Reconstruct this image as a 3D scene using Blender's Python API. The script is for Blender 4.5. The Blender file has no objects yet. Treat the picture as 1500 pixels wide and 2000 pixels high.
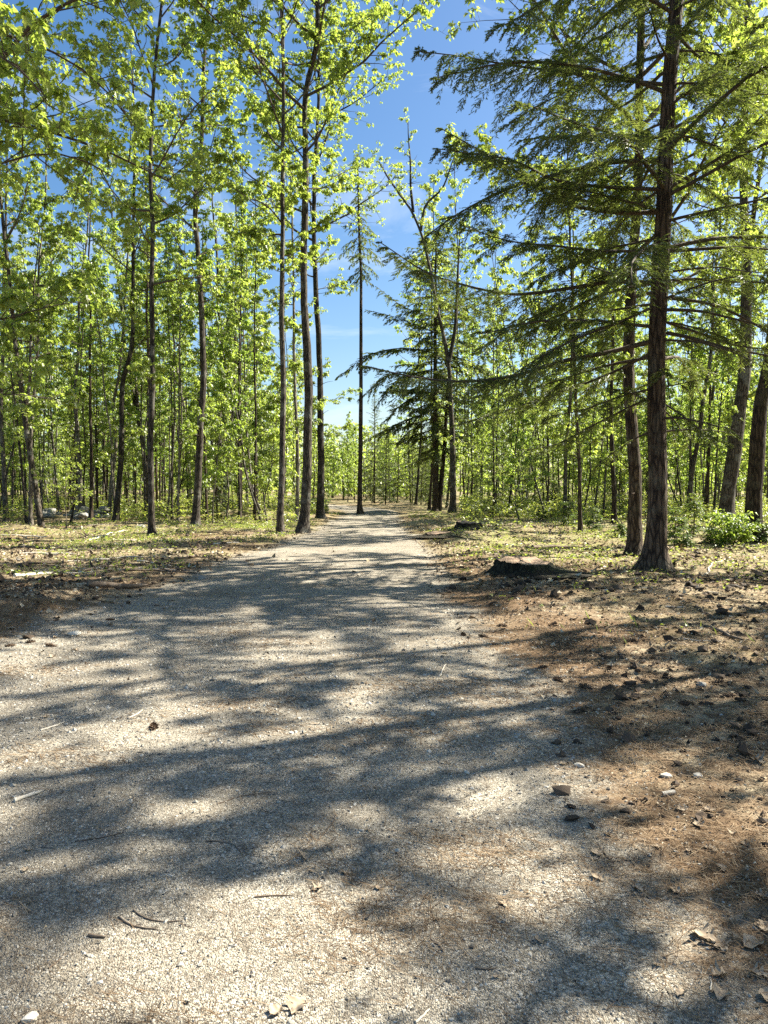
import bpy, math
import numpy as np
from mathutils import Vector

rng = np.random.default_rng(11)
scene = bpy.context.scene
COL = scene.collection
PI = math.pi

# ------------------------------------------------------------------ camera
CAM_Z = 1.5
F_PX = 1444.0
PITCH = math.radians(-2.0)
cam_d = bpy.data.cameras.new('camera')
cam = bpy.data.objects.new('camera', cam_d)
COL.objects.link(cam)
cam.location = (0, 0, CAM_Z)
cam.rotation_euler = (math.radians(90) + PITCH, 0, 0)
cam_d.sensor_fit = 'VERTICAL'
cam_d.sensor_height = 36.0
cam_d.lens = 36.0 * F_PX / 2000.0
cam_d.clip_start = 0.05
cam_d.clip_end = 2000
scene.camera = cam
cp, sp_ = math.cos(PITCH), math.sin(PITCH)


def ray(px, py):
    u = (px - 750) / F_PX
    v = (1000 - py) / F_PX
    return np.array([u, cp - v * sp_, sp_ + v * cp])


def ground_at(px, py, z=0.0):
    d = ray(px, py)
    t = (z - CAM_Z) / d[2]
    return np.array([d[0] * t, d[1] * t, z])


def at_depth(px, py, y):
    d = ray(px, py)
    t = y / d[1]
    return np.array([d[0] * t, y, CAM_Z + d[2] * t])


# ------------------------------------------------------------------ noise
def _hash(ix, iy, s):
    h = (ix * 374761393 + iy * 668265263 + s * 974634341) & 0x7fffffff
    h = ((h ^ (h >> 13)) * 1274126177) & 0x7fffffff
    return ((h ^ (h >> 16)) & 0xffff) / 65535.0


def vnoise(x, y, s=0):
    x = np.asarray(x, float); y = np.asarray(y, float)
    ix = np.floor(x).astype(np.int64); iy = np.floor(y).astype(np.int64)
    fx = x - ix; fy = y - iy
    fx = fx * fx * (3 - 2 * fx); fy = fy * fy * (3 - 2 * fy)
    a = _hash(ix, iy, s); b = _hash(ix + 1, iy, s)
    c = _hash(ix, iy + 1, s); d = _hash(ix + 1, iy + 1, s)
    return (a + (b - a) * fx) * (1 - fy) + (c + (d - c) * fx) * fy


def fbm(x, y, s=0, o=4):
    t = 0; a = 0.5; n = 0
    for i in range(o):
        t = t + a * vnoise(np.asarray(x) * 2 ** i, np.asarray(y) * 2 ** i, s + i * 17); n += a; a *= 0.5
    return t / n


# ------------------------------------------------------------------ terrain
YS = np.array([-5, 2, 5, 8, 14, 20, 24, 31, 40, 46, 52, 60, 80])
XR = np.array([1.1, 1.1, 1.3, 1.1, 1.1, 1.1, 0.9, 0.75, 0.9, 0.6, -0.8, -4.5, -15])
XL = np.array([-4.2, -4.1, -3.9, -3.7, -3.3, -2.7, -2.4, -2.4, -1.9, -2.6, -4.5, -8.5, -19])
MOUNDS = []   # x, y, radius_x, radius_y, height


def road_d(x, y):
    """signed distance-like value: negative inside the road"""
    xl = np.interp(y, YS, XL); xr = np.interp(y, YS, XR)
    c = (xl + xr) / 2; w = (xr - xl) / 2
    return np.abs(x - c) - w


def H(x, y):
    x = np.asarray(x, float); y = np.asarray(y, float)
    d = road_d(x, y) + 0.5 * (fbm(x * 0.8, y * 0.8, 5) - 0.5)
    off = np.clip((d + 0.1) / 0.9, 0, 1); off = off * off * (3 - 2 * off)
    far = np.clip((y - 2) / 20, 0, 1)
    z = 0.03 * (fbm(x * 0.35, y * 0.35, 1) - 0.5)
    z = z + off * (0.04 + 0.10 * (fbm(x * 0.7, y * 0.7, 2) - 0.45) + 0.075 * (fbm(x * 3.5, y * 3.5, 3, 3) - 0.5))
    z = z + off * far * 0.22 * (fbm(x * 0.22, y * 0.22, 4) - 0.5)
    z = z - 0.012 * np.clip(-d, 0, 1) * 0 + (1 - off) * 0.010 * (fbm(x * 2.2, y * 2.2, 9, 3) - 0.5)
    for mx, my, rx, ry, h in MOUNDS:
        q = ((x - mx) / rx) ** 2 + ((y - my) / ry) ** 2
        z = z + h * np.exp(-q) * (0.75 + 0.5 * fbm(x * 3, y * 3, 8, 3))
    return z


def gz(x, y):
    return float(H(np.array([x]), np.array([y]))[0])


STUMP1 = ground_at(1022, 1128)
MOUNDS += [(STUMP1[0] + .1, STUMP1[1] + .1, 1.2, 1.0, 0.07)]
STUMP2 = ground_at(915, 1047)
STUMP3 = ground_at(858, 1056)
MOUNDS += [(STUMP2[0] + .1, STUMP2[1], 1.2, .9, 0.22), (STUMP3[0], STUMP3[1], .9, .7, 0.10)]
b = ground_at(505, 1012); MOUNDS += [(b[0] - .3, b[1], 2.2, .9, .40)]
b = ground_at(30, 1042); MOUNDS += [(b[0], b[1], 1.0, .7, .2)]
b = ground_at(100, 1180); MOUNDS += [(b[0] - .4, b[1], 1.2, .8, .10)]
b = ground_at(30, 1200); MOUNDS += [(b[0], b[1], .6, .4, .12)]
b = ground_at(740, 1003); MOUNDS += [(b[0], b[1], 1.0, .8, .18)]
b = ground_at(1440, 1400); MOUNDS += [(b[0] + .1, b[1], .5, .35, .07)]
b = ground_at(1430, 1260); MOUNDS += [(b[0], b[1], 1.2, .8, .06)]
b = ground_at(860, 1030); MOUNDS += [(b[0] - .5, b[1] + 2, 1.0, .7, .15)]


# ------------------------------------------------------------------ mesh helper
class MB:
    def __init__(s):
        s.V = []; s.F = []; s.n = 0

    def add(s, V, F, m=0, smooth=True):
        V = np.asarray(V, float).reshape(-1, 3)
        if len(V) == 0: return
        if not isinstance(F, list): F = [F]
        for f in F:
            f = np.asarray(f, np.int64)
            if len(f): s.F.append((f + s.n, m, smooth))
        s.V.append(V); s.n += len(V)

    def build(s, name, mats, parent=None, loc=(0, 0, 0), attrs=None):
        me = bpy.data.meshes.new(name)
        V = np.concatenate(s.V)
        me.vertices.add(len(V)); me.vertices.foreach_set('co', V.astype(np.float32).ravel())
        idx = np.concatenate([f.ravel() for f, m, q in s.F])
        tot = np.concatenate([np.full(len(f), f.shape[1]) for f, m, q in s.F])
        mi = np.concatenate([np.full(len(f), m) for f, m, q in s.F])
        sm = np.concatenate([np.full(len(f), q) for f, m, q in s.F])
        me.loops.add(len(idx)); me.loops.foreach_set('vertex_index', idx.astype(np.int32))
        me.polygons.add(len(tot))
        me.polygons.foreach_set('loop_start', np.concatenate([[0], np.cumsum(tot)[:-1]]).astype(np.int32))
        me.polygons.foreach_set('material_index', mi.astype(np.int32))
        me.polygons.foreach_set('use_smooth', sm.astype(bool))
        if not isinstance(mats, (list, tuple)): mats = [mats]
        for m in mats: me.materials.append(m)
        if attrs:
            for k, a in attrs.items():
                at = me.attributes.new(k, 'FLOAT', 'POINT'); at.data.foreach_set('value', a.astype(np.float32))
        me.update(calc_edges=True)
        o = bpy.data.objects.new(name, me); COL.objects.link(o)
        o.location = loc
        if parent: o.parent = parent
        return o


def tag(o, label=None, cat=None, group=None, kind=None):
    if label: o['label'] = label
    if cat: o['category'] = cat
    if group: o['group'] = group
    if kind: o['kind'] = kind
    return o


def empty(name, loc, rz=0.0, sc=1.0):
    o = bpy.data.objects.new(name, None); COL.objects.link(o)
    o.location = loc; o.rotation_euler = (0, 0, rz); o.scale = (sc, sc, sc)
    o.empty_display_size = 0.2
    return o


def copy_tree(o, parent=None):
    c = o.copy(); COL.objects.link(c)
    if parent is not None: c.parent = parent
    for ch in list(o.children): copy_tree(ch, c)
    return c


def nrm(v):
    return v / np.maximum(np.linalg.norm(v, axis=-1, keepdims=True), 1e-9)


def tube(P, R, n=8, flare=None, rough=0.0, seed=0):
    P = np.asarray(P, float); R = np.asarray(R, float); m = len(P)
    T = nrm(np.gradient(P, axis=0))
    u = np.cross(T[0], [0.3, 1, 0.2]); u /= np.linalg.norm(u)
    ang = np.linspace(0, 2 * PI, n, endpoint=False)
    V = np.zeros((m, n, 3))
    for i in range(m):
        u = u - T[i] * u.dot(T[i]); u /= np.linalg.norm(u)
        w = np.cross(T[i], u)
        r = np.full(n, R[i])
        if rough:
            r = r * (1 + rough * (vnoise(np.cos(ang) * 1.7 + 9, np.full(n, i * 0.55) + np.sin(ang) * 1.7, seed) - 0.5) * 2)
        if flare is not None:
            fz, fa, fph = flare      # height scale, strength, lobe phases
            k = math.exp(-max(P[i, 2] - P[0, 2], 0) / fz)
            lobe = sum(np.maximum(0, np.cos(ang - p)) ** 6 for p in fph)
            r = r * (1 + k * fa * (0.55 + 0.9 * lobe))
        V[i] = P[i] + np.outer(np.cos(ang) * r, u) + np.outer(np.sin(ang) * r, w)
    i = np.arange(m - 1)[:, None]; j = np.arange(n)[None]; k = (j + 1) % n
    F = np.stack([i * n + j, i * n + k, (i + 1) * n + k, (i + 1) * n + j], -1).reshape(-1, 4)
    return V.reshape(-1, 3), F


def segs(P0, P1, r0, r1, n=3):
    """many straight tapered twigs at once"""
    P0 = np.asarray(P0, float); P1 = np.asarray(P1, float); N = len(P0)
    if N == 0: return np.zeros((0, 3)), np.zeros((0, 4), int)
    r0 = np.broadcast_to(np.asarray(r0, float), (N,)); r1 = np.broadcast_to(np.asarray(r1, float), (N,))
    T = nrm(P1 - P0)
    ref = np.where(np.abs(T[:, 2:3]) > .9, np.array([[1., 0, 0]]), np.array([[0, 0, 1.]]))
    U = nrm(np.cross(T, ref)); W = np.cross(T, U)
    V = np.zeros((N, 2, n, 3))
    for j in range(n):
        a = 2 * PI * j / n
        D = U * math.cos(a) + W * math.sin(a)
        V[:, 0, j] = P0 + D * r0[:, None]; V[:, 1, j] = P1 + D * r1[:, None]
    base = (np.arange(N) * 2 * n)[:, None, None]
    j = np.arange(n); k = (j + 1) % n
    q = np.stack([j, k, k + n, j + n], -1)[None]
    return V.reshape(-1, 3), (base + q).reshape(-1, 4)


LEAF_HI = np.array([(0, 0), (.24, -.07), (.50, .20), (.27, .36), (.43, .70), (.17, .62), (0, 1.0)])
LEAF_MID = np.array([(0, 0), (.42, .22), (.24, .52), (0, 1.0)])
LEAF_LO = np.array([(0, 0), (.36, .42), (0, 1.0)])


def leaves(P, D, Nn, S, shape, fold=.3):
    """P base, D direction, Nn rough normal, S size -> folded two-half leaves"""
    N = len(P)
    if N == 0: return np.zeros((0, 3)), []
    D = nrm(D); side = nrm(np.cross(D, Nn)); nn = np.cross(side, D)
    h = len(shape)
    x = shape[:, 0]; y = shape[:, 1]
    inner = shape[1:-1]
    # verts: axis points (2) + right (h-2) + left (h-2)
    xs = np.concatenate([[0, 0], inner[:, 0], -inner[:, 0]])
    ys = np.concatenate([[0, 1.0], inner[:, 1], inner[:, 1]])
    cf, sf = math.cos(fold), math.sin(fold)
    droop = -0.18 * ys ** 2
    V = (P[:, None] + S[:, None, None] * (xs[None, :, None] * cf * side[:, None] + ys[None, :, None] * D[:, None]
         + (np.abs(xs) * sf + droop)[None, :, None] * nn[:, None]))
    k = len(xs); q = h - 2
    fr = np.concatenate([[0], 2 + np.arange(q), [1]])
    fl = np.concatenate([[0, 1], (2 + q + np.arange(q))[::-1]])
    base = (np.arange(N) * k)[:, None]
    return V.reshape(-1, 3), [base + fr[None], base + fl[None]]


def clusters(r, C, nl, smin, smax, droop=(.1, 1.1), out=None):
    """leaf bases/directions for drooping clusters at points C"""
    N = len(C)
    az = r.uniform(0, 2 * PI, (N, nl)) * 0 + (np.arange(nl)[None] * 2 * PI / nl + r.uniform(0, 6.28, (N, 1)) + r.normal(0, .4, (N, nl)))
    dp = r.uniform(droop[0], droop[1], (N, nl))
    D = np.stack([np.cos(az) * np.cos(dp), np.sin(az) * np.cos(dp), -np.sin(dp)], -1)
    Nn = np.stack([np.cos(az) * np.sin(dp), np.sin(az) * np.sin(dp), np.cos(dp)], -1) + r.normal(0, .25, (N, nl, 3))
    S = r.uniform(smin, smax, (N, nl)) * r.uniform(.75, 1.15, (N, 1))
    pet = np.stack([np.cos(az), np.sin(az), -0.2 + 0 * az], -1)
    P = C[:, None] + pet * (S * .35)[..., None] + r.normal(0, .02, (N, nl, 3))
    return P.reshape(-1, 3), D.reshape(-1, 3), Nn.reshape(-1, 3), S.reshape(-1)


# ------------------------------------------------------------------ materials
def new_mat(name):
    m = bpy.data.materials.new(name); m.use_nodes = True
    nt = m.node_tree; nt.nodes.clear()
    out = nt.nodes.new('ShaderNodeOutputMaterial')
    return m, nt, out


def N(nt, t, **kw):
    n = nt.nodes.new(t)
    for k, v in kw.items():
        if k in ('operation', 'data_type', 'blend_type', 'attribute_name', 'feature', 'noise_dimensions', 'distance', 'musgrave_type', 'interpolation_type'):
            setattr(n, k, v)
        else:
            n.inputs[k.replace('_', ' ')].default_value = v
    return n


def ramp(nt, fac, stops):
    n = nt.nodes.new('ShaderNodeValToRGB')
    cr = n.color_ramp
    while len(cr.elements) < len(stops): cr.elements.new(0.5)
    for e, (p, c) in zip(cr.elements, stops):
        e.position = p; e.color = (c[0], c[1], c[2], 1) if not np.isscalar(c) else (c, c, c, 1)
    nt.links.new(fac, n.inputs[0])
    return n.outputs[0]


def mix(nt, fac, a, b, bt='MIX'):
    n = nt.nodes.new('ShaderNodeMix'); n.data_type = 'RGBA'; n.blend_type = bt
    for s, v in ((n.inputs[0], fac), (n.inputs[6], a), (n.inputs[7], b)):
        if hasattr(v, 'links'): nt.links.new(v, s)
        elif np.isscalar(v): s.default_value = v
        else: s.default_value = (*v, 1)
    return n.outputs[2]


def math_(nt, op, a, b=None, c=None, clamp=False):
    n = nt.nodes.new('ShaderNodeMath'); n.operation = op; n.use_clamp = clamp
    for s, v in zip(n.inputs, (a, b, c)):
        if v is None: continue
        if hasattr(v, 'links'): nt.links.new(v, s)
        else: s.default_value = v
    return n.outputs[0]


def leaf_mat(name, cols, tcols, tr=.5, gloss=.06, obj_var=.25):
    m, nt, out = new_mat(name); L = nt.links.new
    geo = nt.nodes.new('ShaderNodeNewGeometry'); oi = nt.nodes.new('ShaderNodeObjectInfo')
    v = math_(nt, 'ADD', math_(nt, 'MULTIPLY', geo.outputs['Random Per Island'], 1 - obj_var), math_(nt, 'MULTIPLY', oi.outputs['Random'], obj_var))
    c = ramp(nt, v, [(i / (len(cols) - 1), q) for i, q in enumerate(cols)])
    t = ramp(nt, v, [(i / (len(tcols) - 1), q) for i, q in enumerate(tcols)])
    d = nt.nodes.new('ShaderNodeBsdfDiffuse'); L(c, d.inputs[0])
    tl = nt.nodes.new('ShaderNodeBsdfTranslucent'); L(t, tl.inputs[0])
    mx = nt.nodes.new('ShaderNodeMixShader'); mx.inputs[0].default_value = tr; L(d.outputs[0], mx.inputs[1]); L(tl.outputs[0], mx.inputs[2])
    g = nt.nodes.new('ShaderNodeBsdfGlossy'); g.inputs['Roughness'].default_value = .45; g.inputs[0].default_value = (.9, .9, .9, 1)
    m2 = nt.nodes.new('ShaderNodeMixShader'); m2.inputs[0].default_value = gloss; L(mx.outputs[0], m2.inputs[1]); L(g.outputs[0], m2.inputs[2])
    L(m2.outputs[0], out.inputs[0])
    return m


def bark_mat(name, dark, mid, light, lichen=(.30, .31, .27), lich=.45, sc=1.0, moss=0.0):
    m, nt, out = new_mat(name); L = nt.links.new
    tc = nt.nodes.new('ShaderNodeTexCoord'); oi = nt.nodes.new('ShaderNodeObjectInfo')
    mp = nt.nodes.new('ShaderNodeMapping'); mp.inputs['Scale'].default_value = (22 * sc, 22 * sc, 3.2 * sc)
    L(tc.outputs['Object'], mp.inputs[0])
    n1 = N(nt, 'ShaderNodeTexNoise', Scale=1.0, Detail=6.0, Roughness=.65, Distortion=.6); L(mp.outputs[0], n1.inputs['Vector'])
    v1 = N(nt, 'ShaderNodeTexVoronoi', feature='DISTANCE_TO_EDGE', Scale=.9); L(mp.outputs[0], v1.inputs['Vector'])
    n2 = N(nt, 'ShaderNodeTexNoise', Scale=2.3, Detail=4.0, Roughness=.6); L(tc.outputs['Object'], n2.inputs['Vector'])
    crack = ramp(nt, v1.outputs[0], [(0, 0), (.16, 1)])
    f = math_(nt, 'MULTIPLY', n1.outputs[0], math_(nt, 'ADD', .30, math_(nt, 'MULTIPLY', crack, .70)))
    c = ramp(nt, f, [(.12, dark), (.40, mid), (.68, light)])
    lm = ramp(nt, n2.outputs[0], [(.52, 0), (.62, 1)])
    c = mix(nt, math_(nt, 'MULTIPLY', lm, lich), c, lichen)
    br = math_(nt, 'ADD', .65, math_(nt, 'MULTIPLY', oi.outputs['Random'], .85))
    c = mix(nt, 1.0, c, (0, 0, 0), 'ADD')
    cm = nt.nodes.new('ShaderNodeVectorMath'); cm.operation = 'SCALE'; L(c, cm.inputs[0]); L(br, cm.inputs['Scale'])
    p = nt.nodes.new('ShaderNodeBsdfPrincipled'); p.inputs['Roughness'].default_value = .9; p.inputs['Specular IOR Level'].default_value = .2
    L(cm.outputs[0], p.inputs['Base Color'])
    bp = nt.nodes.new('ShaderNodeBump'); bp.inputs['Strength'].default_value = 1.0; bp.inputs['Distance'].default_value = .035
    L(f, bp.inputs['Height']); L(bp.outputs[0], p.inputs['Normal'])
    L(p.outputs[0], out.inputs[0])
    return m


def flat_mat(name, cols, rough=.85, scale=8.0, stretch=(1, 1, 1), bump=.3, trans=0.0, island=False):
    m, nt, out = new_mat(name); L = nt.links.new
    tc = nt.nodes.new('ShaderNodeTexCoord')
    mp = nt.nodes.new('ShaderNodeMapping'); mp.inputs['Scale'].default_value = stretch; L(tc.outputs['Object'], mp.inputs[0])
    n1 = N(nt, 'ShaderNodeTexNoise', Scale=scale, Detail=5.0, Roughness=.65); L(mp.outputs[0], n1.inputs['Vector'])
    f = n1.outputs[0]
    if island:
        geo = nt.nodes.new('ShaderNodeNewGeometry')
        f = math_(nt, 'ADD', math_(nt, 'MULTIPLY', f, .35), math_(nt, 'MULTIPLY', geo.outputs['Random Per Island'], .65))
    k = len(cols) - 1
    c = ramp(nt, f, [(.25 + .5 * i / k if not island else .12 + .7 * i / k, q) for i, q in enumerate(cols)])
    p = nt.nodes.new('ShaderNodeBsdfPrincipled'); p.inputs['Roughness'].default_value = rough; p.inputs['Specular IOR Level'].default_value = .25
    L(c, p.inputs['Base Color'])
    bp = nt.nodes.new('ShaderNodeBump'); bp.inputs['Strength'].default_value = bump; bp.inputs['Distance'].default_value = .01
    L(n1.outputs[0], bp.inputs['Height']); L(bp.outputs[0], p.inputs['Normal'])
    if trans:
        tl = nt.nodes.new('ShaderNodeBsdfTranslucent'); L(c, tl.inputs[0])
        mx = nt.nodes.new('ShaderNodeMixShader'); mx.inputs[0].default_value = trans
        L(p.outputs[0], mx.inputs[1]); L(tl.outputs[0], mx.inputs[2]); L(mx.outputs[0], out.inputs[0])
    else:
        L(p.outputs[0], out.inputs[0])
    return m


def ground_mat():
    m, nt, out = new_mat('forest_floor'); L = nt.links.new
    geo = nt.nodes.new('ShaderNodeNewGeometry'); pos = geo.outputs['Position']
    def att(n):
        a = nt.nodes.new('ShaderNodeAttribute'); a.attribute_name = n; return a.outputs['Fac']
    road, green, rust = att('road'), att('green'), att('rust')
    def noise(s, d=5.0, r=.6, dist=0.0):
        n = N(nt, 'ShaderNodeTexNoise', Scale=s, Detail=d, Roughness=r, Distortion=dist); L(pos, n.inputs['Vector']); return n.outputs[0]
    # gravel
    v = N(nt, 'ShaderNodeTexVoronoi', Scale=170.0); L(pos, v.inputs['Vector'])
    sepv = nt.nodes.new('ShaderNodeSeparateColor'); L(v.outputs['Color'], sepv.inputs[0])
    v2 = N(nt, 'ShaderNodeTexVoronoi', Scale=85.0); L(pos, v2.inputs['Vector'])
    sepv2 = nt.nodes.new('ShaderNodeSeparateColor'); L(v2.outputs['Color'], sepv2.inputs[0])
    grain = ramp(nt, sepv.outputs[0], [(0, (.035, .032, .028)), (.22, (.13, .12, .10)), (.5, (.32, .30, .255)), (.8, (.50, .475, .41)), (1, (.82, .79, .71))])
    grain2 = ramp(nt, sepv2.outputs[1], [(0, (.10, .093, .08)), (.3, (.29, .27, .23)), (.8, (.42, .40, .345)), (1, (.66, .63, .56))])
    grav = mix(nt, 1.0, mix(nt, .33, grain, grain2), (.95, .91, .84), 'MULTIPLY')
    patch = noise(1.1, 6.0, .68)
    grav = mix(nt, ramp(nt, patch, [(.42, 0), (.66, .55)]), grav, (.15, .125, .092))
    grav = mix(nt, ramp(nt, noise(8, 7, .72), [(.48, 0), (.70, .65)]), grav, (.095, .074, .054))
    grav = mix(nt, ramp(nt, noise(30, 5, .7), [(.54, 0), (.72, .6)]), grav, (.085, .06, .04))
    # needle / leaf litter
    fine = noise(70, 6, .75, 1.5)
    mid = noise(7, 6, .7)
    lit = ramp(nt, fine, [(.30, (.026, .018, .012)), (.45, (.085, .058, .036)), (.58, (.25, .18, .11)), (.71, (.56, .46, .31))])
    tan = ramp(nt, fine, [(.3, (.12, .095, .06)), (.48, (.42, .36, .24)), (.66, (.68, .61, .44))])
    lit = mix(nt, ramp(nt, mid, [(.46, 0), (.64, .75)]), lit, tan)
    rus = ramp(nt, fine, [(.28, (.038, .024, .014)), (.48, (.13, .083, .047)), (.7, (.31, .225, .135))])
    lit = mix(nt, rust, lit, rus)
    gr = ramp(nt, fine, [(.3, (.07, .075, .028)), (.55, (.27, .26, .11)), (.75, (.50, .46, .23))])
    lit = mix(nt, math_(nt, 'MULTIPLY', green, ramp(nt, noise(3.1, 6, .7), [(.38, 0), (.55, .8)])), lit, gr)
    # blend
    e = math_(nt, 'ADD', road, math_(nt, 'MULTIPLY', math_(nt, 'SUBTRACT', noise(5, 7, .75), .5), 1.5))
    e = ramp(nt, e, [(.36, 0), (.66, 1)])
    c = mix(nt, e, lit, grav)
    p = nt.nodes.new('ShaderNodeBsdfPrincipled'); p.inputs['Roughness'].default_value = .95; p.inputs['Specular IOR Level'].default_value = .12
    L(c, p.inputs['Base Color'])
    hg = math_(nt, 'MULTIPLY', v.outputs['Distance'], -1.0)
    hg = math_(nt, 'ADD', hg, math_(nt, 'MULTIPLY', v2.outputs['Distance'], -.5))
    hh = mix(nt, e, fine, hg)
    hh = math_(nt, 'ADD', hh, math_(nt, 'MULTIPLY', noise(20, 4, .6), .8))
    bp = nt.nodes.new('ShaderNodeBump'); bp.inputs['Strength'].default_value = .7; bp.inputs['Distance'].default_value = .008
    L(hh, bp.inputs['Height']); L(bp.outputs[0], p.inputs['Normal'])
    L(p.outputs[0], out.inputs[0])
    return m


M = {}
M['leaf'] = leaf_mat('spring_leaf', [(.09, .135, .022), (.125, .17, .03), (.17, .20, .042)], [(.36, .50, .06), (.44, .56, .08), (.54, .61, .11)], .58)
M['leaf_far'] = leaf_mat('wood_leaf', [(.085, .135, .022), (.12, .17, .028), (.16, .195, .038)], [(.33, .50, .06), (.42, .56, .08), (.54, .61, .11)], .58, obj_var=.5)
M['needle'] = leaf_mat('hemlock_needle', [(.045, .072, .022), (.07, .098, .03), (.10, .125, .04)], [(.13, .19, .035), (.21, .27, .045), (.32, .36, .07)], .45, .05)
M['fern'] = leaf_mat('undergrowth_leaf', [(.10, .15, .03), (.16, .20, .045), (.25, .26, .09)], [(.32, .46, .05), (.44, .54, .07), (.56, .56, .13)], .5)
M['bark'] = bark_mat('grey_bark', (.012, .010, .008), (.052, .043, .033), (.135, .115, .09), (.24, .245, .21), .40)
M['bark_pale'] = bark_mat('pale_bark', (.03, .026, .021), (.115, .10, .08), (.25, .225, .18), (.32, .32, .28), .5)
M['bark_brown'] = bark_mat('brown_bark', (.010, .007, .006), (.046, .033, .024), (.115, .085, .06), (.14, .135, .10), .25, .75)
M['twig'] = flat_mat('twig_bark', [(.035, .026, .018), (.08, .062, .045), (.14, .11, .08)], scale=30)
M['ground'] = ground_mat()
M['stone'] = flat_mat('lichen_stone', [(.10, .10, .09), (.24, .235, .21), (.42, .41, .37)], scale=6)
M['pebble'] = flat_mat('pebble', [(.06, .055, .047), (.20, .185, .155), (.34, .315, .265), (.50, .475, .41)], island=True)
M['needle_dry'] = flat_mat('dry_needle', [(.06, .034, .018), (.14, .085, .044), (.25, .17, .095), (.38, .29, .185)], island=True)
M['deadleaf'] = flat_mat('dead_leaf_tan', [(.20, .13, .08), (.40, .31, .21), (.58, .50, .38)], island=True, trans=.2)
M['stick'] = flat_mat('dead_stick', [(.05, .035, .025), (.16, .12, .085), (.30, .25, .19)], scale=12, stretch=(1, 1, 1))
M['stick_pale'] = flat_mat('peeled_stick', [(.36, .32, .25), (.58, .53, .44), (.74, .70, .60)], scale=14)
M['cone'] = flat_mat('pine_cone_scale', [(.025, .016, .010), (.085, .055, .034), (.17, .12, .08)], island=True)
M['stump_bark'] = bark_mat('stump_bark', (.010, .008, .006), (.036, .030, .020), (.085, .078, .045), (.06, .08, .03), .35, .7)


def cut_wood():
    m, nt, out = new_mat('cut_wood'); L = nt.links.new
    tc = nt.nodes.new('ShaderNodeTexCoord')
    w = N(nt, 'ShaderNodeTexNoise', Scale=3.0, Detail=4.0); L(tc.outputs['Object'], w.inputs['Vector'])
    ln = nt.nodes.new('ShaderNodeVectorMath'); ln.operation = 'LENGTH'; L(tc.outputs['Object'], ln.inputs[0])
    r = math_(nt, 'SINE', math_(nt, 'ADD', math_(nt, 'MULTIPLY', ln.outputs['Value'], 210.0), math_(nt, 'MULTIPLY', w.outputs[0], 14.0)))
    n2 = N(nt, 'ShaderNodeTexNoise', Scale=22.0, Detail=6.0, Roughness=.7); L(tc.outputs['Object'], n2.inputs['Vector'])
    f = math_(nt, 'ADD', math_(nt, 'MULTIPLY', r, .10), n2.outputs[0])
    c = ramp(nt, f, [(.3, (.10, .06, .035)), (.5, (.26, .175, .11)), (.72, (.44, .34, .23))])
    p = nt.nodes.new('ShaderNodeBsdfPrincipled'); p.inputs['Roughness'].default_value = .85; L(c, p.inputs['Base Color'])
    L(p.outputs[0], out.inputs[0]); return m


M['cut'] = cut_wood()

# ------------------------------------------------------------------ ground + road: one grid, split along the road's ragged edge
gx = np.concatenate([[-400, -250, -150, -90, -60, -42], np.arange(-30, -9, .6), np.arange(-9, 7.001, .07), np.arange(7.4, 30, .6), [42, 60, 90, 150, 250, 400]])
gy = np.concatenate([[-60, -30, -15, -8, -5, -3], np.arange(-2, 1, .4), np.arange(1.1, 16, .07), np.arange(16.1, 50, .16), np.arange(50.5, 75, 1.0), [85, 100, 130, 180, 260, 400, 700]])
GX, GY = np.meshgrid(gx, gy)
fl = 1 - np.clip((np.hypot(GX, GY) - 80) / 60, 0, 1)
GZ = H(GX, GY) * fl
rd = road_d(GX, GY) + 0.7 * (fbm(GX * .9, GY * .9, 21, 4) - .5)
roadv = np.clip(0.5 - rd / 0.9, 0, 1)
green = np.clip((GY - 11) / 9, 0, 1) * np.clip(.3 + 1.4 * (fbm(GX * .35, GY * .35, 31) - .35), 0, 1)
green = np.where(GX > 2.5, green * 1.1 + .25 * (GY > 6), green)
rust = np.clip((fbm(GX * .8, GY * .8, 41) - .42) * 5, 0, 1)
rustr = np.clip((fbm(GX * 1.2, GY * 2.0, 43) - .58) * 6, 0, 1)
roadv = roadv - .24 * rustr
ny, nx = GX.shape
idx = (np.arange(ny - 1)[:, None] * nx + np.arange(nx - 1)[None])
Q = np.stack([idx, idx + 1, idx + nx + 1, idx + nx], -1).reshape(-1, 4)
fr = (rd[:-1, :-1] + rd[1:, 1:]).ravel() / 2 < 0
cy_ = ((GY[:-1, :-1] + GY[1:, 1:]) / 2).ravel()
fr &= (cy_ < 66) & (cy_ > -6)
VV = np.stack([GX, GY, GZ], -1).reshape(-1, 3)
for nm, sel in (('ground', ~fr), ('road', fr)):
    q = Q[sel]; used, inv = np.unique(q, return_inverse=True)
    mb = MB(); mb.add(VV[used], inv.reshape(-1, 4))
    o = mb.build(nm, M['ground'], attrs={'road': roadv.ravel()[used], 'green': green.ravel()[used], 'rust': rust.ravel()[used]})
    o['kind'] = 'structure'


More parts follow.
